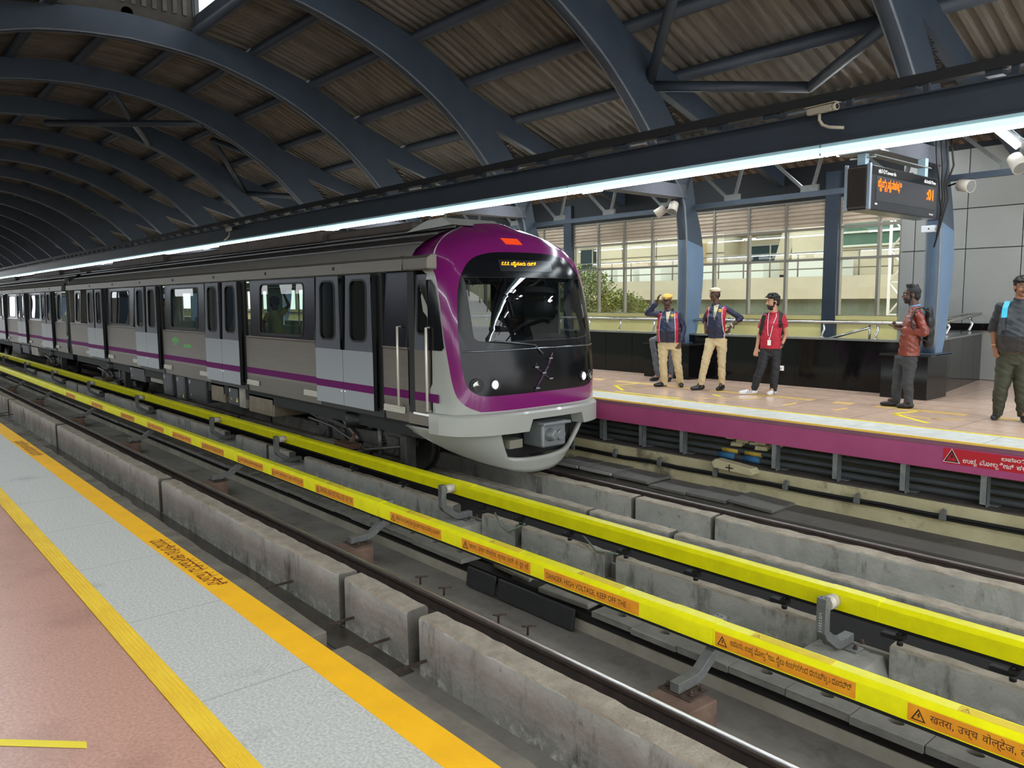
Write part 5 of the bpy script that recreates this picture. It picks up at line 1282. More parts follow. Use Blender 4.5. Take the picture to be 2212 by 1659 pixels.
# faded purple emblem on the black mask
def emb(pts, w):
    mb = MB()
    for (a, b), (c, d_) in zip(pts, pts[1:]):
        mb.tube([(gx(YC+a, b, .002), YC+a, b), (gx(YC+c, d_, .002), YC+c, d_)], w, 6)
    return mb
mb = emb([(.22, .80), (.12, .62), (.02, .50), (-.10, .34), (-.14, .28)], .02)
for (a, b), (c, d_) in (((-.12, .62), (.0, .53)), ((.0, .53), (.16, .42)), ((-.1, .68), (-.12, .6))): mb.tube([(gx(YC+a, b, .002), YC+a, b), (gx(YC+c, d_, .002), YC+c, d_)], .012, 6)
tag(mb.build('front_emblem', mat('faded_purple', (64, 32, 60), .45), car1), 'faded purple emblem')
mb = MB()
for a, b in ((.16, .73), (-.12, .62), (.02, .53), (.15, .44), (-.11, .32)): mb.obox((gx(YC+a, b, .034), YC+a, b), (.004, 0, 0), (0, .07, 0), (0, 0, .018))
mb.build('emblem_mark', mat('pale_emblem', (140, 150, 144), .4), car1)
# bumper beam with a notch over the coupler
def plan(a, W_, xf, D): return (xf-D*(1-(1-min(1, abs(a))**3.0)**(1/3.0)), YC+a*W_)
mb = MB(); N = 60; secs = []
for i in range(N+1):
    a = -1+2*i/N; a = math.copysign(1-(1-abs(a))**1.5, a)
    (x, y), (xi, yi) = plan(a, 1.47, -8.08, .85), plan(a, 1.36, -8.28, .7)
    zb = -.10 if -.30 < (y-YC) < .78 else -.265
    secs.append([(x-.03, y, .015), (x, y, -.01), (x, y, zb), (xi, yi, zb), (xi, yi, .06)])
for i in range(N):
    for j in range(4): mb.add([secs[i][j], secs[i+1][j], secs[i+1][j+1], secs[i][j+1]], [(0, 1, 2, 3)], 0, False)
    mb.add([secs[i][4], secs[i+1][4], secs[i+1][0], secs[i][0]], [(0, 1, 2, 3)])
for e in (0, N): mb.add(secs[e], [(0, 1, 2, 3, 4)])
mb.build('bumper', M_WMASK, car1)
# curved nose valance with an opening for the coupler
mb = MB(); NS, NV = 48, 12; G = []
for i in range(NS+1):
    s = i/NS; a = -math.cos(math.pi*s); row = []
    for j in range(NV+1):
        v = j/NV; bot = -.3-.60*math.sin(math.pi*s)**.55; z = -.24+(bot+.24)*v
        Wt = 1.40*(1-.42*(v**1.3)*abs(bot+.3)/.6); xf = -8.14-.10*v; D = 1.5-.3*v
        aa = math.copysign(abs(a)**.9, a); x, y = plan(aa, Wt, xf, D); row.append((x, y, z))
    G.append(row)
for i in range(NS):
    for j in range(NV):
        s = (i+.5)/NS; v = (j+.5)/NV
        if .33 < s < .73 and v < .70 and not (((s-.36)**2 < .0009) and v > .64): continue
        mb.add([G[i][j], G[i+1][j], G[i+1][j+1], G[i][j+1]], [(0, 1, 2, 3)], 0, True)
sk_ = mb.build('nose_valance', M_WMASK, car1)
md = sk_.modifiers.new('thickness', 'SOLIDIFY'); md.thickness = .07; md.offset = -1
MB().box(-9.3, -8.5, 6.9, 8.5, -.7, -.3).build('dark_recess', M_UNDER, car1)
# coupler
cp = MB().box(-8.45, -8.02, YC-.16, YC+.3, -.52, -.16).build('coupler', mat('grey_coupler', (138, 142, 144), .4, .4, var=.1), car1, bevel=.03)
MB().tube([(-8.02, YC-.02, -.34), (-7.9, YC-.02, -.34)], [.1, .06], 16).tube([(-8.02, YC+.18, -.36), (-7.98, YC+.18, -.36)], .08, 16).box(-8.1, -7.95, YC-.2, YC+.34, -.2, -.16).build('coupler_face', mat('grey_coupler', (138, 142, 144)), cp, bevel=.01)
MB().box(-8.6, -8.2, YC-.62, YC-.38, -.5, -.38).tube([(-8.3, YC-.45, -.28), (-8.3, YC-.2, -.28)], .035, 8).build('coupler_hose', mat('pale_fitting', (128, 124, 110), .5), cp)
# roof fairing at the cab
MB().prism([(-9.3, 2.66), (-9.55, 2.78), (-9.95, 2.76), (-10.5, 2.62)], 6.9, 7.9, axis='y').build('roof_fairing', M_WMASK, car1)
MB().prism([(-9.6, 2.19), (-9.5, 2.19), (-9.5, 2.2), (-9.6, 2.2)], YN, YF, axis='y').build('roof_seam', M_RUB, car1)
# ================================================================ people
def remeshed(mb, voxel, sm=4, wr=0, seed=0, floor_=None):
    """joins overlapping volumes into one continuous surface; wr adds cloth folds"""
    me = bpy.data.meshes.new('body'); me.from_pydata(mb.v, [], mb.f)
    bm = bmesh.new(); bm.from_mesh(me); bmesh.ops.recalc_face_normals(bm, faces=bm.faces); bm.to_mesh(me); bm.free()
    o = bpy.data.objects.new('body', me)
    r = o.modifiers.new('join', 'REMESH'); r.mode = 'VOXEL'; r.voxel_size = voxel
    s = o.modifiers.new('soft', 'SMOOTH'); s.factor = .5; s.iterations = sm
    out = to_mesh(o)
    bpy.data.objects.remove(o); bpy.data.meshes.remove(me)
    if wr or floor_ is not None:
        import numpy as np
        n = len(out.vertices); co = np.empty(n*3); no = np.empty(n*3); out.vertices.foreach_get('co', co); out.vertex_normals.foreach_get('vector', no)
        co = co.reshape(-1, 3); no = no.reshape(-1, 3)
        if wr:
            q = np.array([noise.noise(Vector((x*9+seed, y*9, z*16)))*.6+noise.noise(Vector((x*14+z*22+seed, y*14, z*9)))*.6 for x, y, z in co])
            co += no*(q*wr)[:, None]
        if floor_ is not None: co[:, 2] = np.maximum(co[:, 2], floor_)
        out.vertices.foreach_set('co', co.ravel()); out.update()
    out.polygons.foreach_set('use_smooth', [True]*len(out.polygons))
    return out
def cap(mb, a, b, ra, rb=None, n=12):
    rb = ra if rb is None else rb; a = Vector(a); b = Vector(b); d = b-a; L = d.length
    if L < 1e-5: mb.ell(a, (ra, ra, ra), n, 8); return
    d.normalize(); P = []; Rr = []
    for t in (-90, -60, -30, 0): P.append(a+d*ra*math.sin(R(t))); Rr.append(max(ra*math.cos(R(t)), .0006))
    for t in (0, 30, 60, 90): P.append(b+d*rb*math.sin(R(t))); Rr.append(max(rb*math.cos(R(t)), .0006))
    mb.tube(P, Rr, n)
def loft(mb, rings, yaw_):
    """rings: (centre x, y, z, half width, half depth); capped"""
    n = 20; k = len(mb.v); c, s = math.cos(yaw_), math.sin(yaw_)
    for x, y, z, w, d in rings:
        for j in range(n):
            t = 2*math.pi*j/n; ct, st = math.cos(t), math.sin(t)
            u = math.copysign(abs(ct)**.85, ct)*w; v = math.copysign(abs(st)**.85, st)*d
            mb.v.append((x+u*c-v*s, y+u*s+v*c, z))
    for i in range(len(rings)-1):
        for j in range(n): mb.f.append((k+i*n+j, k+i*n+(j+1) % n, k+(i+1)*n+(j+1) % n, k+(i+1)*n+j)); mb.m.append(0); mb.sm.append(True)
    e = k+(len(rings)-1)*n; mb.f += [tuple(range(k+n-1, k-1, -1)), tuple(range(e, e+n))]; mb.m += [0, 0]; mb.sm += [False, False]
def mesh_obj(me, name, mats, parent, pick=None):
    for q in mats: me.materials.append(q)
    if pick:
        for p in me.polygons: p.material_index = pick(p.center, p.normal)
    o = bpy.data.objects.new(name, me); COL.objects.link(o); o.parent = parent
    return o
def V3(j): return Vector((j[0], -j[1], j[2]))
def hand(mb, wr, tip, palm_n, s=1.0, curl=.35, side=1):
    """palm, four separate fingers of different length and a thumb; wr wrist, tip direction point, palm_n palm normal"""
    wr = Vector(wr); d = (Vector(tip)-wr).normalized(); pn = Vector(palm_n); pn = (pn-d*pn.dot(d)).normalized(); u = d.cross(pn)*side
    base = wr+d*.012
    for o_ in (-.026, -.009, .009, .026): cap(mb, base+u*o_*.6*s, base+d*.078*s+u*o_*s, .015*s, .0125*s, 8)
    for o_, L in ((-.031, .058), (-.0105, .073), (.0105, .078), (.031, .068)):
        p = base+d*.082*s+u*o_*s; dd = (d+u*o_*3).normalized(); a = curl
        for seg, rr_ in ((.42, .0092), (.32, .0085), (.26, .0078)):
            q = p+(dd*math.cos(a)+pn*math.sin(a))*L*seg*s; cap(mb, p, q, rr_*s, rr_*.93*s, 8); p = q; a += curl*1.1
    p = base+d*.02*s+u*.03*s; q = p+(u*.75+d*.6+pn*.25).normalized()*.04*s; cap(mb, p, q, .0135*s, .011*s, 8)
    cap(mb, q, q+(u*.25+d*.85+pn*.35).normalized()*.034*s, .0105*s, .009*s, 8)
def person(label, base, J, F, HF, top, legs, skin, hair, group, arms, widths, thick=1.0, trousers=None, shoes=None, sleeve=1.0, head_s=1.0, tilt=0):
    """F torso facing, HF head facing (local x,y; -y looks at the camera side); returns root and useful frames"""
    v = Vector((base[0], base[1], 0)).normalized()
    root = thing('person', label, 'person', group, (base[0], base[1], 0), math.atan2(-v.x, v.y))
    f = Vector((F[0], F[1], 0)).normalized(); ty = math.atan2(f.y, f.x)+math.pi/2; sx = Vector((math.cos(ty), math.sin(ty), 0))
    hf = Vector((HF[0], HF[1], tilt)).normalized(); hs = Vector((-hf.y, hf.x, 0)).normalized(); hu = hs.cross(hf)*-1
    if hu.z < 0: hu = -hu
    j = {k: V3(q) for k, q in J.items()}
    ch, ct = j['chin'].z, j['captop'].z-.012
    hc = Vector((j['head'].x, j['head'].y, (ch+ct)/2)); S = (ct-ch)/.235*head_s
    Rm = Matrix((hs, hf, hu)).transposed()
    H = lambda x, y, z: hc+Rm @ (Vector((x, y, z))*S)
    # ---- body: head, neck, torso, arms, hands, legs as one surface
    for (sh, *_r) in arms:
        j[sh] = j[sh]+Vector((0, 0, -.026))+(j['chest']-j[sh]).normalized()*Vector((1, 1, 0)).length*.018
    b = MB()
    b.ell(H(0, -.012, .03), (.074*S, .092*S, .088*S), 20, 14, 0, Rm)
    b.ell(H(0, .018, -.035), (.058*S, .07*S, .078*S), 16, 12, 0, Rm)
    b.ell(H(0, .058, -.088), (.026*S, .024*S, .022*S), 12, 8, 0, Rm)
    cap(b, H(0, .086, .012), H(0, .103, -.022), .009*S, .0135*S, 8); b.ell(H(0, .083, .026), (.05*S, .014*S, .010*S), 12, 6, 0, Rm)
    for s in (-1, 1):
        b.ell(H(s*.077, -.008, -.005), (.011*S, .02*S, .032*S), 10, 8, 0, Rm); cap(b, H(s*.011, .09, -.026), H(s*.013, .088, -.028), .008*S, n=8)
        b.ell(H(s*.042, .062, -.022), (.024*S, .02*S, .02*S), 10, 6, 0, Rm)
    b.ell(H(0, .083, -.052), (.026*S, .014*S, .007*S), 12, 6, 0, Rm); b.ell(H(0, .081, -.064), (.022*S, .014*S, .008*S), 12, 6, 0, Rm)
    cap(b, H(0, -.02, -.06), j['neck']+Vector((0, 0, -.05)), .056*S, .062*S)
    W = widths
    tor = [(j['hem'], W[3], W[7]), (j['belly'], W[2], W[6]), (j['chest'], W[1], W[5])]
    shm = (j[arms[0][0]]+j[arms[1][0]])/2
    def torso_rings(k, top_z, neck_r):
        rg = []
        for p, w, d in tor: rg.append((p.x, p.y, p.z, w*k, d*k))
        rg.append((shm.x, shm.y, shm.z-.02, W[0]*k, W[4]*k)); rg.append((shm.x*.6+j['neck'].x*.4, shm.y*.6+j['neck'].y*.4, shm.z+.035, W[0]*k*.62, W[4]*k*.72)); rg.append((j['neck'].x, j['neck'].y, top_z, neck_r, neck_r)); return rg
    loft(b, torso_rings(.86, j['neck'].z, .05), ty)
    for (sh, el, wr_, ha, pn, cu, sd) in arms:
        cap(b, j[sh], j[el], .043*thick, .037*thick); cap(b, j[el], j[wr_], .038*thick, .025*thick); hand(b, j[wr_], j[ha], pn, .98, cu, sd)
    for (hi, kn, an, he, to) in legs:
        cap(b, j[hi], j[kn], .075*thick, .052*thick); cap(b, j[kn], j[an], .05*thick, .035*thick)
        cap(b, j[an], (j[he]+j[to])/2+Vector((0, 0, .03)), .03, .03)
    beard = hair.get('beard', 0); msk = skin
    mh = mat('black_hair', (20, 17, 16), .6, bump=.5, bs=120)
    Ri = Rm.inverted()
    def pick(c, n):
        q = (Ri @ (c-hc))/S
        if abs(q.x) < .1 and abs(q.y) < .13 and abs(q.z) < .14:
            if abs(q.x) < .021 and q.y > .075 and -.071 < q.z < -.055: return 2
            if beard > 1 and q.y > .012 and q.z < -.05 and (q.z > -.125) and not (abs(q.x) < .012 and q.z > -.062): return 1
            if beard > 1 and -.075 < q.z < .01 and -.004 < q.y < .022 and abs(q.x) > .05: return 1
            if beard and q.y > .07 and -.056 < q.z < -.040 and abs(q.x) < .032: return 1
        return 0
    body = mesh_obj(remeshed(b, .0062, 2), 'body', [msk, mh, mat('lips', (120, 62, 56), .5)], root, pick)
    for s in (-1, 1):
        e = MB().ell(H(s*.03, .077, .012), (.0135*S, .008*S, .0075*S), 12, 8, 0, Rm).build('eye', mat('eye_white', (214, 206, 198), .3), body)
        MB().ell(H(s*.03, .0835, .012), (.0065*S, .003*S, .0065*S), 10, 6, 0, Rm).build('iris', mat('dark_iris', (30, 18, 12), .2), e)
        MB().tube([H(s*.012, .092, .032), H(s*.03, .090, .037), H(s*.05, .078, .031)], [.0045*S, .0055*S, .003*S], 6).build('eyebrow', mh, body)
    # ---- trousers
    t = MB(); hm = (j[legs[0][0]]+j[legs[1][0]])/2; wz = j['hem'].z+.05
    loft(t, [(hm.x, hm.y, hm.z-.09, W[8]*.9, W[9]*.85), (hm.x, hm.y, hm.z, W[8], W[9]), (j['hem'].x, j['hem'].y, wz, W[8]*.92, W[9]*.92)], ty)
    for (hi, kn, an, he, to) in legs:
        k = trousers[1]; a = j[an]+(j[kn]-j[an]).normalized()*-.01
        t.tube([j[hi]+Vector((0, 0, .02)), j[hi]+(j[kn]-j[hi])*.35, j[kn], j[kn]+(j[an]-j[kn])*.5, a+Vector((0, 0, -.05))], [.098*k, .092*k, .073*k, .068*k, .058*trousers[2]], 16)
    mesh_obj(remeshed(t, .0075, 3, .013, base[0]), 'trousers', [trousers[0]], root)
    # ---- shoes
    for (hi, kn, an, he, to) in legs:
        s_ = MB(); h_, o_ = j[he].copy(), j[to].copy(); h_.z = .05; o_.z = .034; d = (o_-h_).normalized()
        cap(s_, h_+d*.02, h_+(o_-h_)*.55, .043, .043); cap(s_, h_+(o_-h_)*.5, o_-d*.02, .046, .032); cap(s_, h_+d*.03+Vector((0, 0, .02)), j[an]+Vector((0, 0, .0)), .042, .043)
        me = remeshed(s_, .007, 3, floor_=.004)
        zs = shoes[1]
        so = mesh_obj(me, 'shoe', [shoes[0], zs], root, lambda c, n: 1 if c.z < .022 else 0)
        if shoes[2]:
            for i in range(3):
                p = h_+(o_-h_)*(.38+.12*i); n_ = Vector((-d.y, d.x, 0))
                for sg in (-1, 1): MB().tube([p+n_*sg*.044+Vector((0, 0, -.012)), p+n_*sg*.034+d*-.03+Vector((0, 0, .032))], .005, 5).build('shoe_stripe', M_BLACK, so)
    # ---- upper garment
    g = MB(); loft(g, torso_rings(1, j['neck'].z-.015, .07), ty)
    for (sh, el, wr_, ha, pn, cu, sd) in arms:
        q = .9 if top.get('jacket') else 0
        r1 = top['arm']
        r0_ = r1*.86
        if sleeve >= 1:
            e = j[wr_]+(j[el]-j[wr_]).normalized()*.015
            cap(g, j[sh], j[el], r0_, r1*.88); g.tube([j[el], j[el]+(e-j[el])*.5, e], [r1*.9, r1*.8, r1*.66], 14)
        elif sleeve > .5:
            e = j[el]+(j[wr_]-j[el])*(sleeve-.5)*2; cap(g, j[sh], j[el], r0_, r1*.88); g.tube([j[el], e], [r1*.9, r1*.8], 14)
        else:
            e = j[sh]+(j[el]-j[sh])*sleeve*2; cap(g, j[sh], j[sh]+(e-j[sh])*.3, r0_, r1*.92); g.tube([j[sh]+(e-j[sh])*.2, e], [r1*.9, r1*1.0], 14)
    cen = j['chest']
    def gp(c, n):
        u = (c-cen).dot(sx); w = (c-cen).dot(f); return top['pick'](u, w, c.z, n.dot(f)) if top.get('pick') else 0
    gar = mesh_obj(remeshed(g, .0062, 4, top.get('wr', .006)*1.7, base[0]*3), top['name'], top['mats'], root, gp)
    nk = j['neck']
    if top.get('collar'):
        MB().tube([(nk+Vector((math.cos(a)*.066, math.sin(a)*.066, -.012+.012*math.cos(a-math.atan2(f.y, f.x)+math.pi)))) for a in [2*math.pi*i/20 for i in range(21)]], .013, 6, caps=False).build('collar', top['collar'], gar)
    return dict(root=root, body=body, gar=gar, H=H, Rm=Rm, S=S, hc=hc, j=j, f=f, sx=sx, hf=hf)
def head_hair(P, style, m_=None):
    H, Rm, S = P['H'], P['Rm'], P['S']; b = MB(); random.seed(int(P['hc'].x*1000)+9)
    b.ell(H(0, -.022, .045), (.083*S, .095*S, .085*S), 18, 12, 0, Rm); b.ell(H(0, -.06, -.005), (.07*S, .05*S, .07*S), 14, 10, 0, Rm)
    if style == 'full':
        for i in range(60):
            a = random.uniform(0, 6.28); e = random.uniform(.2, 1.4); x, y, z = math.cos(a)*math.cos(e)*.08, math.sin(a)*math.cos(e)*.09-.015, math.sin(e)*.085+.05
            cap(b, H(x, y, z), H(x*1.12, y*1.12+.016, z+.012), .02*S, .010*S, 6)
        for i in range(8): x = -.06+i*.017; cap(b, H(x, .055, .085), H(x+.005, .095, .075+.01*(i % 2)), .018*S, .008*S, 6)
    if style == 'crop':
        for i in range(40):
            a = random.uniform(0, 6.28); x, y = math.cos(a)*random.random()*.06, math.sin(a)*random.random()*.075-.005
            cap(b, H(x, y, .115), H(x*1.1, y+.01, .138), .018*S, .011*S, 6)
    me = remeshed(b, .007, 1, .004)
    # keep the face free
    bm = bmesh.new(); bm.from_mesh(me); Ri = Rm.inverted()
    dl = []
    for v in bm.verts:
        q = (Ri @ (v.co-P['hc']))/S
        if (q.y > .028 and q.z < .052) or (abs(q.x) > .045 and q.z < .0 and q.y > -.035) or q.z < -.085: dl.append(v)
    bmesh.ops.delete(bm, geom=dl, context='VERTS'); bm.to_mesh(me); bm.free()
    o = mesh_obj(me, 'hair', [mat('black_hair', (20, 17, 16))], P['root']); return o
def beret(P, m_, side=1, badge=True):
    H, Rm, S = P['H'], P['Rm'], P['S']; b = MB()
    b.ell(H(0, -.008, .075), (.088*S, .106*S, .028*S), 20, 10, 0, Rm); b.ell(H(-.012*side, .0, .098), (.098*S, .112*S, .036*S), 20, 10, 0, Rm); b.ell(H(0, -.01, .11), (.07*S, .08*S, .032*S), 16, 8, 0, Rm)
    o = mesh_obj(remeshed(b, .007, 3, .003), 'beret', [m_], P['root'])
    tube_ = [H(math.cos(a)*.086, -.008+math.sin(a)*.104, .058) for a in [2*math.pi*i/24 for i in range(25)]]
    MB().tube(tube_, .007*S, 6, caps=False).build('hat_band', mat('brown_band', (92, 66, 40), .6), o)
    if badge: MB().add([H(-.012, .108, .075), H(.022, .108, .075), H(.006, .104, .112)], [(0, 1, 2)]).tube([H(.004, .108, .08), H(.004, .108, .1)], .006, 6).build('hat_badge', mat('silver_badge', (225, 222, 206), .3, .3), o)
    hb = MB(); hb.ell(H(0, -.035, .0), (.078*S, .068*S, .075*S), 16, 12, 0, Rm); me = remeshed(hb, .008, 1)
    mesh_obj(me, 'hair', [mat('black_hair', (20, 17, 16))], P['root'])
    return o
def onto(P, h, u, out=.0):
    """a point on the front of the garment at height h, sideways u"""
    me = P['gar'].data; best = None; c = P['j']['chest']
    for v in me.vertices:
        if abs(v.co.z-h) < .012:
            d = v.co-c
            if abs(d.dot(P['sx'])-u) < .014:
                w = d.dot(P['f'])
                if best is None or w > best[0]: best = (w, v.co)
    if best is None: return c+P['sx']*u+P['f']*.15
    return Vector((c.x, c.y, h))+P['sx']*u+P['f']*(best[0]+out)
SK_D = mat('dark_brown_skin', (84, 54, 40), .5, var=.06, vs=12)
SK_M = mat('brown_skin', (146, 98, 72), .5, var=.06, vs=12)
SK_L = mat('light_brown_skin', (188, 138, 108), .5, var=.05, vs=12)
NAVY = mat('navy_track_jacket', (30, 36, 62), .45, var=.1, vs=6); REDP = mat('red_jacket_panel', (178, 28, 54), .45); PIP = mat('white_piping', (214, 200, 206), .5)
BEIGE = mat('beige_shirt', (206, 196, 166), .7); KHAKI = mat('khaki_trousers', (196, 178, 138), .75, var=.07, vs=7)
BLKS = mat('black_shoe_leather', (20, 20, 21), .3)
def guardpick(hz, n0):
    def pk(u, w, z, nf):
        if nf > .1 and abs(u-.0) < .042*(z-hz)/(n0-hz)+.004 and z > hz: return 3
        a = abs(u)
        if w > -.1 and z < n0-.06:
            lim = .125+.02*math.sin((z-.7)*6)
            if lim < a < lim+.045: return 1
            if lim-.008 < a <= lim: return 2
        return 0
    return pk
J_guard1 = dict(head=(-0.066,0.03,1.493), captop=(-0.079,0,1.641), chin=(-0.062,0.08,1.4), neck=(-0.049,0,1.375), shR=(-0.209,0,1.335), shL=(0.145,-0.02,1.34), elR=(-0.405,0.02,1.315), wrR=(-0.236,0.1,1.505), haR=(-0.215,0.12,1.59), elL=(0.228,-0.06,1.048), wrL=(0.169,0.05,0.79), haL=(0.15,0.08,0.734), chest=(-0.04,0.04,1.217), belly=(-0.043,0.08,0.998), hem=(-0.034,0.02,0.795), hipR=(-0.123,0,0.758), hipL=(0.089,0,0.759), knR=(-0.121,0.03,0.433), knL=(0.13,0.03,0.435), anR=(-0.094,-0.02,0.091), anL=(0.187,0,0.09), toR=(-0.27,0.1,0.027), heR=(-0.059,-0.03,0.025), toL=(0.206,0.2,0.007), heL=(0.196,-0.04,0.009), hemL=(-0.239,0,0.793), hemR=(0.177,0,0.794))
J_guard2 = dict(head=(0.05,0.02,1.595), captop=(0.051,0,1.74), chin=(0.008,0.05,1.517), neck=(0.069,0,1.483), shR=(-0.046,0.06,1.418), shL=(0.224,-0.06,1.449), elR=(-0.108,-0.12,1.196), wrR=(-0.096,-0.02,1.092), haR=(-0.077,0.02,1.014), elL=(0.486,-0.12,1.228), wrL=(0.315,-0.05,1.078), haL=(0.279,0,1.0), chest=(0.079,0.05,1.253), belly=(0.083,0.06,1.069), hem=(0.086,0.02,0.895), hipR=(0.003,0,0.853), hipL=(0.177,0,0.854), knR=(-0.081,0.05,0.509), knL=(0.184,0.02,0.509), anR=(-0.153,0.03,0.15), anL=(0.191,0,0.153), toR=(-0.319,0.12,0.012), heR=(-0.112,0,0.026), toL=(0.115,0.16,0.025), heL=(0.214,-0.03,0.025))
J_red = dict(head=(0.17,0.02,1.5), captop=(0.206,0,1.63), chin=(0.125,0.06,1.373), neck=(0.186,0,1.347), shR=(0.044,0.04,1.291), shL=(0.338,-0.06,1.298), elR=(-0.023,-0.02,0.959), wrR=(-0.056,0.03,0.765), haR=(-0.067,0.05,0.696), elL=(0.386,-0.1,0.983), wrL=(0.315,0.02,0.787), haL=(0.277,0.05,0.726), chest=(0.182,0.04,1.163), belly=(0.157,0.05,0.963), hem=(0.151,0.03,0.754), hipR=(0.077,0,0.72), hipL=(0.233,0,0.722), knR=(0.024,0.05,0.444), knL=(0.24,0.02,0.445), anR=(-0.085,0.02,0.126), anL=(0.213,0,0.119), toR=(-0.31,0.1,0.022), heR=(-0.049,0,0.031), toL=(0.133,0.16,0.024), heL=(0.24,-0.05,0.056))
J_jacket = dict(head=(0.102,0,1.61), captop=(0.108,0,1.727), chin=(0.046,0,1.462), neck=(0.148,0,1.452), shN=(0.206,0.17,1.354), shF=(0.111,-0.17,1.363), elN=(0.282,0.22,1.081), wrN=(0.007,0.12,1.11), haN=(-0.074,0.06,1.122), elF=(0.081,-0.15,1.108), wrF=(-0.015,-0.08,1.14), haF=(-0.09,-0.02,1.164), chest=(0.135,0,1.218), belly=(0.111,0.02,0.996), hem=(0.102,0,0.748), hipN=(0.122,0.09,0.718), hipF=(0.023,-0.09,0.703), knN=(0.108,0.09,0.419), knF=(-0.019,-0.09,0.397), anN=(0.126,0.09,0.15), anF=(-0.035,-0.08,0.123), toN=(-0.016,0.1,0.021), heN=(0.177,0.09,0.051), toF=(-0.23,-0.08,0.048), heF=(0.001,-0.08,0.071), ph1=(-0.185,0,1.168), ph2=(-0.123,0,1.142), bpt=(0.333,-0.02,1.38), bpb=(0.352,-0.02,0.924), shirt_l=(-0.081,0,0.782), shirt_r=(0.287,0,0.746))
J_right = dict(head=(0.057,0.02,1.693), captop=(0.046,0,1.804), chin=(0.07,0.06,1.55), neck=(0.05,0,1.543), shR=(-0.173,0,1.472), shL=(0.251,-0.02,1.444), elR=(-0.213,-0.02,1.164), wrR=(-0.196,0.05,0.926), haR=(-0.18,0.07,0.847), elL=(0.331,0,1.159), wrL=(0.319,0.08,0.941), haL=(0.312,0.1,0.864), chest=(0.039,0.06,1.288), belly=(0.027,0.12,1.08), hem=(0.038,0.04,0.866), hipR=(-0.054,0,0.807), hipL=(0.119,0,0.812), knR=(-0.093,0.04,0.459), knL=(0.115,0.04,0.47), anR=(-0.123,0,0.121), anL=(0.144,0,0.119), toR=(-0.174,0.1,0.028), heR=(-0.12,-0.08,0.042), toL=(0.169,0.16,0.048), heL=(0.159,-0.04,0.061))
LG = [('hipR', 'knR', 'anR', 'heR', 'toR'), ('hipL', 'knL', 'anL', 'heL', 'toL')]
def guard_extras(P, zc):
    o_ = onto(P, zc, .075, .004); MB().ell(o_, (.034, .012, .028), 14, 8).ell(o_+Vector((0, -.004, -.02)), (.022, .01, .014), 10, 6).build('chest_emblem', mat('gold_embroidery', (214, 178, 60), .6), P['gar'])
    z0 = P['j']['hem'].z+.02; pts = [onto(P, z0+(zc-.02-z0)*i/8, 0, .002) for i in range(9)]
    MB().tube(pts, .004, 5).build('zip', M_BLACK, P['gar'])
P = person('person in navy and red track jacket touching a mustard beret with a raised hand', (-8.76, 11.28), J_guard1, (-.1, -1), (-.18, -1),
           dict(name='jacket', arm=.068, pick=guardpick(1.13, 1.375), mats=[NAVY, REDP, PIP, BEIGE], collar=NAVY, wr=.007), LG, SK_D, dict(beard=1), None,
           [('shR', 'elR', 'wrR', 'haR', (.8, -.3, 0), .3, -1), ('shL', 'elL', 'wrL', 'haL', (-.5, .8, 0), .5, 1)], (.175, .19, .2, .195, .105, .125, .165, .13, .17, .125), 1.05, (KHAKI, 1.02, 1.1), (BLKS, BLKS, 0), tilt=-.25)
beret(P, mat('mustard_beret', (206, 166, 72), .75, var=.08, vs=10), -1); guard_extras(P, 1.27)
P = person('person in navy and red track jacket and cream beret, hands on hips, looking left', (-7.95, 11.35), J_guard2, (-.3, -1), (-1, -.55),
           dict(name='jacket', arm=.058, pick=guardpick(1.2, 1.48), mats=[NAVY, REDP, PIP, BEIGE], collar=NAVY, wr=.007), LG, SK_D, dict(beard=1), None,
           [('shR', 'elR', 'wrR', 'haR', (0, .6, -.6), .6, 1), ('shL', 'elL', 'wrL', 'haL', (-.8, .4, 0), .6, -1)], (.16, .155, .145, .14, .095, .115, .12, .11, .145, .11), .92, (KHAKI, .95, .95), (BLKS, BLKS, 0), sleeve=.68)
beret(P, mat('cream_beret', (214, 198, 166), .75, var=.06, vs=10), 1, False); guard_extras(P, 1.36)
j = P['j']; w = j['wrL']; d = (w-j['elL']).normalized(); c_ = w-d*.03
MB().tube([c_-d*.012, c_+d*.012], .034, 16).build('wristwatch', mat('steel_watch', (216, 208, 180), .3, .6), P['root'])
REDT = mat('crimson_tshirt', (172, 30, 52), .7, var=.08, vs=8)
P = person('person in crimson t-shirt with white lanyard, backpack straps and white sneakers', (-7.02, 11.38), J_red, (-.3, -1), (-1, -.5),
           dict(name='tshirt', arm=.07, mats=[REDT], collar=REDT, wr=.007), LG, SK_L, dict(beard=2), None,
           [('shR', 'elR', 'wrR', 'haR', (.2, .9, 0), .5, 1), ('shL', 'elL', 'wrL', 'haL', (-.9, .2, 0), .8, -1)], (.155, .16, .155, .16, .095, .12, .125, .115, .15, .115), .97, (mat('black_jeans', (30, 31, 36), .7, var=.15, vs=8), .98, .95), (mat('white_sneaker', (226, 226, 228), .4), mat('white_sole', (236, 236, 232), .5), 3), sleeve=.30)
head_hair(P, 'full')
j = P['j']; M_ST = mat('black_webbing', (24, 24, 26), .6)
for u, s in ((-.115, 0), (.115, 1)):
    top_ = j['neck']+P['sx']*u*1.0+Vector((0, 0, -.035)); pts = [top_-P['f']*.09+Vector((0, 0, -.03)), top_+Vector((0, 0, .012))]+[onto(P, z, u*(1+.15*i), .008) for i, z in enumerate((1.28, 1.2, 1.1, 1.0))]+[onto(P, .94, u*1.3, 0)-P['f']*.06]
    MB().tube(pts, 1, sq=(.055, .014)).build('backpack_strap', M_ST, P['root'])
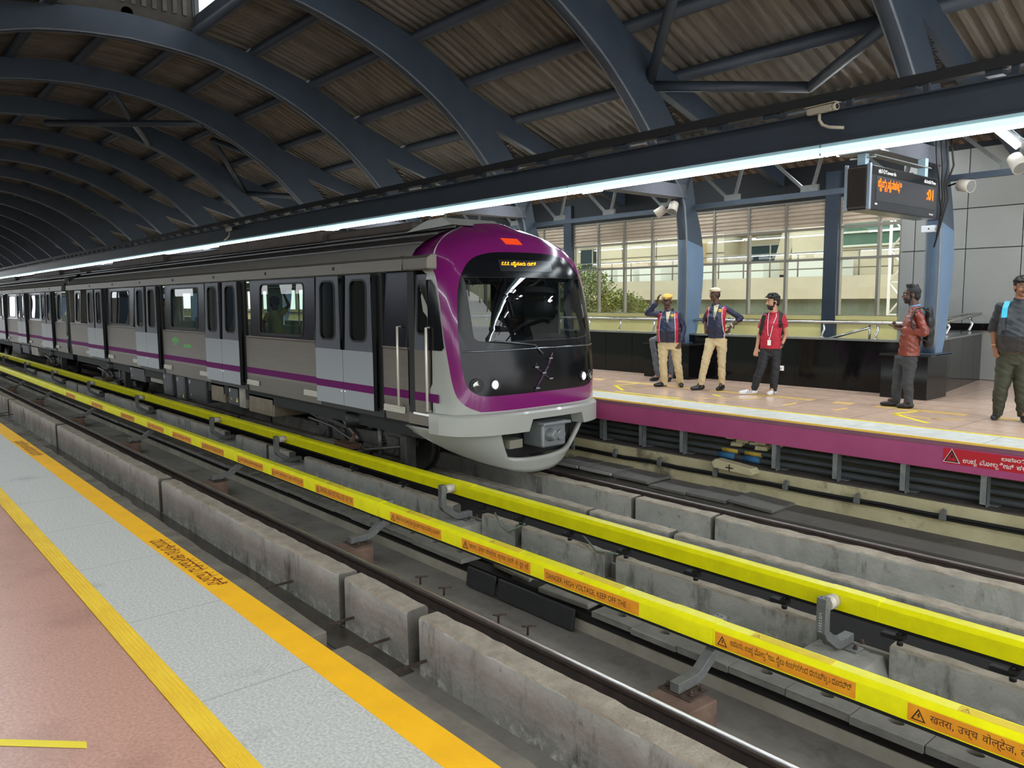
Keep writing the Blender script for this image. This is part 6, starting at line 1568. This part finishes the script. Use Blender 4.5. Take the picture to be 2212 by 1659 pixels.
bp = MB().ell(j['chest']-P['f']*.19+Vector((0, 0, -.03)), (.15, .11, .24), 16, 12, 0, Matrix.Rotation(math.atan2(P['sx'].y, P['sx'].x), 3, 'Z')); mesh_obj(remeshed(bp, .012, 2), 'backpack', [M_ST], P['root'])
z1 = .9; cp_ = onto(P, z1, -.01, .006)
MB().tube([j['neck']+P['sx']*-.055+P['f']*.03+Vector((0, 0, 0))]+[onto(P, z, -.055+.006*i, .005) for i, z in enumerate((1.27, 1.18, 1.08, 1.0))]+[cp_], 1, sq=(.009, .003)).tube([j['neck']+P['sx']*.055+P['f']*.03]+[onto(P, z, .06-.016*i, .005) for i, z in enumerate((1.27, 1.18, 1.08, 1.0))]+[cp_], 1, sq=(.009, .003)).build('lanyard', mat('white_ribbon', (222, 208, 210), .6), P['root'])
MB().obox(cp_+P['f']*.006+Vector((0, 0, -.045)), P['sx']*.055, P['f']*.004, (0, 0, .085)).build('id_card', M_WHITE, P['root'])
d = (j['wrL']-j['elL']).normalized(); MB().tube([j['wrL']-d*.04, j['wrL']-d*.015], .034, 16).tube([j['wrL']-d*.03+Vector((0, -.03, 0)), j['wrL']-d*.03+Vector((0, -.042, 0))], .024, 14).build('wristwatch', mat('dark_steel_watch', (64, 62, 58), .3, .7), P['root'])
# person in russet leather jacket, seen from the side
LEA = mat('russet_leather', (120, 50, 34), .3, var=.15, vs=7, spec=.6)
P = person('person in russet leather jacket with black backpack looking at a phone', (-4.82, 11.42), J_jacket, (-1, -.12), (-1, -.08),
           dict(name='leather_jacket', arm=.07, mats=[LEA], collar=mat('blue_collar', (112, 150, 196), .6), wr=.009), [('hipN', 'knN', 'anN', 'heN', 'toN'), ('hipF', 'knF', 'anF', 'heF', 'toF')], SK_D, dict(beard=2), None,
           [('shN', 'elN', 'wrN', 'haN', (-.1, .2, 1), .5, 1), ('shF', 'elF', 'wrF', 'haF', (-.1, -.3, 1), .5, -1)], (.18, .18, .17, .175, .115, .125, .13, .135, .15, .12), 1.0, (mat('charcoal_trousers', (52, 54, 58), .7, var=.1, vs=7), 1.0, .98), (mat('black_sneaker', (26, 26, 28), .4), BLKS, 0))
head_hair(P, 'crop')
b_ = MB(); c_ = Vector((.335, .02, 1.15))
for dz, sx_, sy_ in ((.17, .055, .12), (.05, .075, .15), (-.08, .08, .155), (-.19, .07, .14)): b_.ell(c_+Vector((0, 0, dz)), (sx_, sy_, .12), 16, 10)
bk = mesh_obj(remeshed(b_, .011, 2), 'backpack', [M_ST], P['root'])
MB().tube([(.33, -.12, 1.34), (.25, -.16, 1.42), (.17, -.15, 1.40), (.11, -.19, 1.28), (.13, -.22, 1.14), (.24, -.18, .99), (.32, -.1, .95)], 1, sq=(.05, .014)).build('backpack_strap', M_ST, bk)
ph = MB().obox((-.145, -.01, 1.165), (.075, 0, -.03), (0, .07, 0), (.004, 0, .009)).build('phone', mat('phone_black', (26, 26, 30), .2), bevel=.004)
ph.parent = None; ph.matrix_world = P['root'].matrix_basis.copy(); tag(ph, 'dark phone held by the person in the russet leather jacket', 'phone')
# person in black shirt at the right edge
BLKT = mat('black_shirt', (34, 36, 40), .5, var=.15, vs=7)
P = person('person in rolled-sleeve black shirt and dark olive trousers with a turquoise backpack strap', (-3.36, 11.2), J_right, (.12, -1), (.35, -1),
           dict(name='shirt', arm=.078, mats=[BLKT], collar=BLKT, wr=.007), LG, SK_M, dict(beard=1), None,
           [('shR', 'elR', 'wrR', 'haR', (.6, .6, 0), .45, 1), ('shL', 'elL', 'wrL', 'haL', (-.6, .6, 0), .45, -1)], (.2, .21, .215, .2, .12, .145, .19, .16, .195, .145), 1.25, (mat('olive_trousers', (52, 54, 38), .7, var=.12, vs=7), 1.2, .95), (mat('black_loafer', (30, 28, 32), .45), BLKS, 0), sleeve=.6)
head_hair(P, 'full')
j = P['j']; TQ = mat('turquoise_strap', (36, 164, 190), .5)
for u in (-.15, .15):
    pts = [j['neck']+P['sx']*u*.8-P['f']*.1+Vector((0, 0, -.05)), j['neck']+P['sx']*u*.9+Vector((0, 0, -.045))]+[onto(P, z, u*(1+.05*i), .01) for i, z in enumerate((1.42, 1.36, 1.3))]
    MB().tube(pts, 1, sq=(.06, .014)).build('backpack_strap', TQ, P['root']); MB().tube([pts[-1], onto(P, 1.15, u*1.15, .004), onto(P, 1.02, u*1.3, 0)-P['f']*.05], 1, sq=(.03, .01)).build('lower_strap', M_ST, P['root'])
bp = MB().ell(j['chest']-P['f']*.22, (.16, .11, .24), 16, 12); mesh_obj(remeshed(bp, .012, 2), 'backpack', [TQ], P['root'])
d = (j['wrR']-j['elR']).normalized(); MB().tube([j['wrR']-d*.03, j['wrR']-d*.022], .036, 16).build('bangle', mat('gold_bangle', (226, 200, 140), .3, .7), P['root'])
mb = MB()
for i in range(7): mb.ell(onto(P, .92+.075*i, .0, .002), (.006, .004, .006), 8, 6)
mb.build('shirt_button', M_STEEL, P['gar'])
# seated person behind the first guard
J_seat = dict(head=(.1, 0, 1.24), captop=(.1, 0, 1.36), chin=(.1, .03, 1.13), neck=(.1, 0, 1.1), shR=(-.03, 0, 1.04), shL=(.23, 0, 1.04), elR=(-.02, .1, .86), wrR=(.03, .3, .76), haR=(.05, .36, .76), elL=(.22, .1, .86), wrL=(.16, .3, .76), haL=(.14, .36, .76),
  chest=(.1, .02, .95), belly=(.1, .04, .82), hem=(.1, .03, .80), hipR=(.06, .02, .86), hipL=(.16, .02, .86), knR=(-.24, .46, .78), knL=(.14, .47, .72), anR=(-.12, .44, .12), anL=(.12, .42, .12), heR=(-.12, .40, .03), toR=(-.26, .56, .03), heL=(.1, .40, .03), toL=(.08, .62, .03))
P = person('person in grey trousers seated on the granite pedestal behind the person with raised hand', (-9.70, 12.32), J_seat, (0, -1), (0, -1),
           dict(name='shirt', arm=.06, mats=[mat('grey_shirt', (90, 94, 100), .7)], collar=None, wr=.006), LG, SK_M, dict(beard=0), None,
           [('shR', 'elR', 'wrR', 'haR', (0, .2, 1), .4, 1), ('shL', 'elL', 'wrL', 'haL', (0, .2, 1), .4, -1)], (.15, .15, .15, .15, .1, .11, .12, .12, .15, .12), .95, (mat('grey_trousers', (84, 90, 100), .7, var=.1, vs=7), .85, .8), (BLKS, BLKS, 0))
head_hair(P, 'crop')
# passengers inside the first car
SK = [SK_D, SK_M, SK_L]
def rider(i, x, y, col, label, fdir, hgt=0):
    random.seed(i); q = lambda a, b_, h: (a, b_, h)
    J_ = dict(head=q(0, 0, 1.55), captop=q(0, 0, 1.69), chin=q(0, .03, 1.45), neck=q(0, 0, 1.42), shR=q(-.16, 0, 1.36), shL=q(.16, 0, 1.36), elR=q(-.24, .02, 1.1), wrR=q(-.2, .12, .9), haR=q(-.19, .16, .83), elL=q(.3, .02, 1.5), wrL=q(.2, .05, 1.75), haL=q(.2, .05, 1.84),
        chest=q(0, .02, 1.22), belly=q(0, .03, 1.05), hem=q(0, .02, .85), hipR=q(-.08, 0, .82), hipL=q(.08, 0, .82), knR=q(-.09, .02, .45), knL=q(.09, .02, .45), anR=q(-.1, 0, .1), anL=q(.1, 0, .1), heR=q(-.1, -.05, .03), toR=q(-.11, .14, .03), heL=q(.1, -.05, .03), toL=q(.11, .14, .03))
    P = person(label, (x, y), J_, fdir, fdir, dict(name='shirt', arm=.06, mats=[mat('shirt_%d' % i, col, .7)], collar=None, wr=.006), LG, SK[i % 3], dict(beard=i % 2), None,
           [('shR', 'elR', 'wrR', 'haR', (0, .2, 1), .4, 1), ('shL', 'elL', 'wrL', 'haL', (0, 1, 0), .9, -1)], (.15, .155, .15, .15, .1, .11, .12, .11, .14, .11), .95, (mat('dark_trousers', (40, 42, 50), .7), .95, .9), (BLKS, BLKS, 0), sleeve=.3)
    head_hair(P, 'full'); P['root'].location.z = -.02
rider(0, -13.35, 7.1, (150, 32, 44), 'passenger in a red shirt standing behind the first wide train window', (-.4, -1))
rider(1, -13.7, 7.75, (40, 44, 60), 'dark-haired passenger in a navy shirt behind the red-shirted one in the train', (.6, 1))
rider(2, -10.9, 7.3, (32, 32, 36), 'passenger in black seen through the train door nearest the cab', (1, -.3))
rider(3, -16.1, 7.2, (206, 196, 120), 'passenger in a pale yellow shirt seen through the second train door', (-1, -.2))
rider(4, -18.4, 7.2, (44, 50, 48), 'passenger in dark green behind the second wide train window', (.2, -1))
rider(5, -24.2, 7.4, (170, 160, 90), 'passenger in an olive shirt behind the third wide train window', (.3, -1))
bpy.data.scenes.remove(TMP)
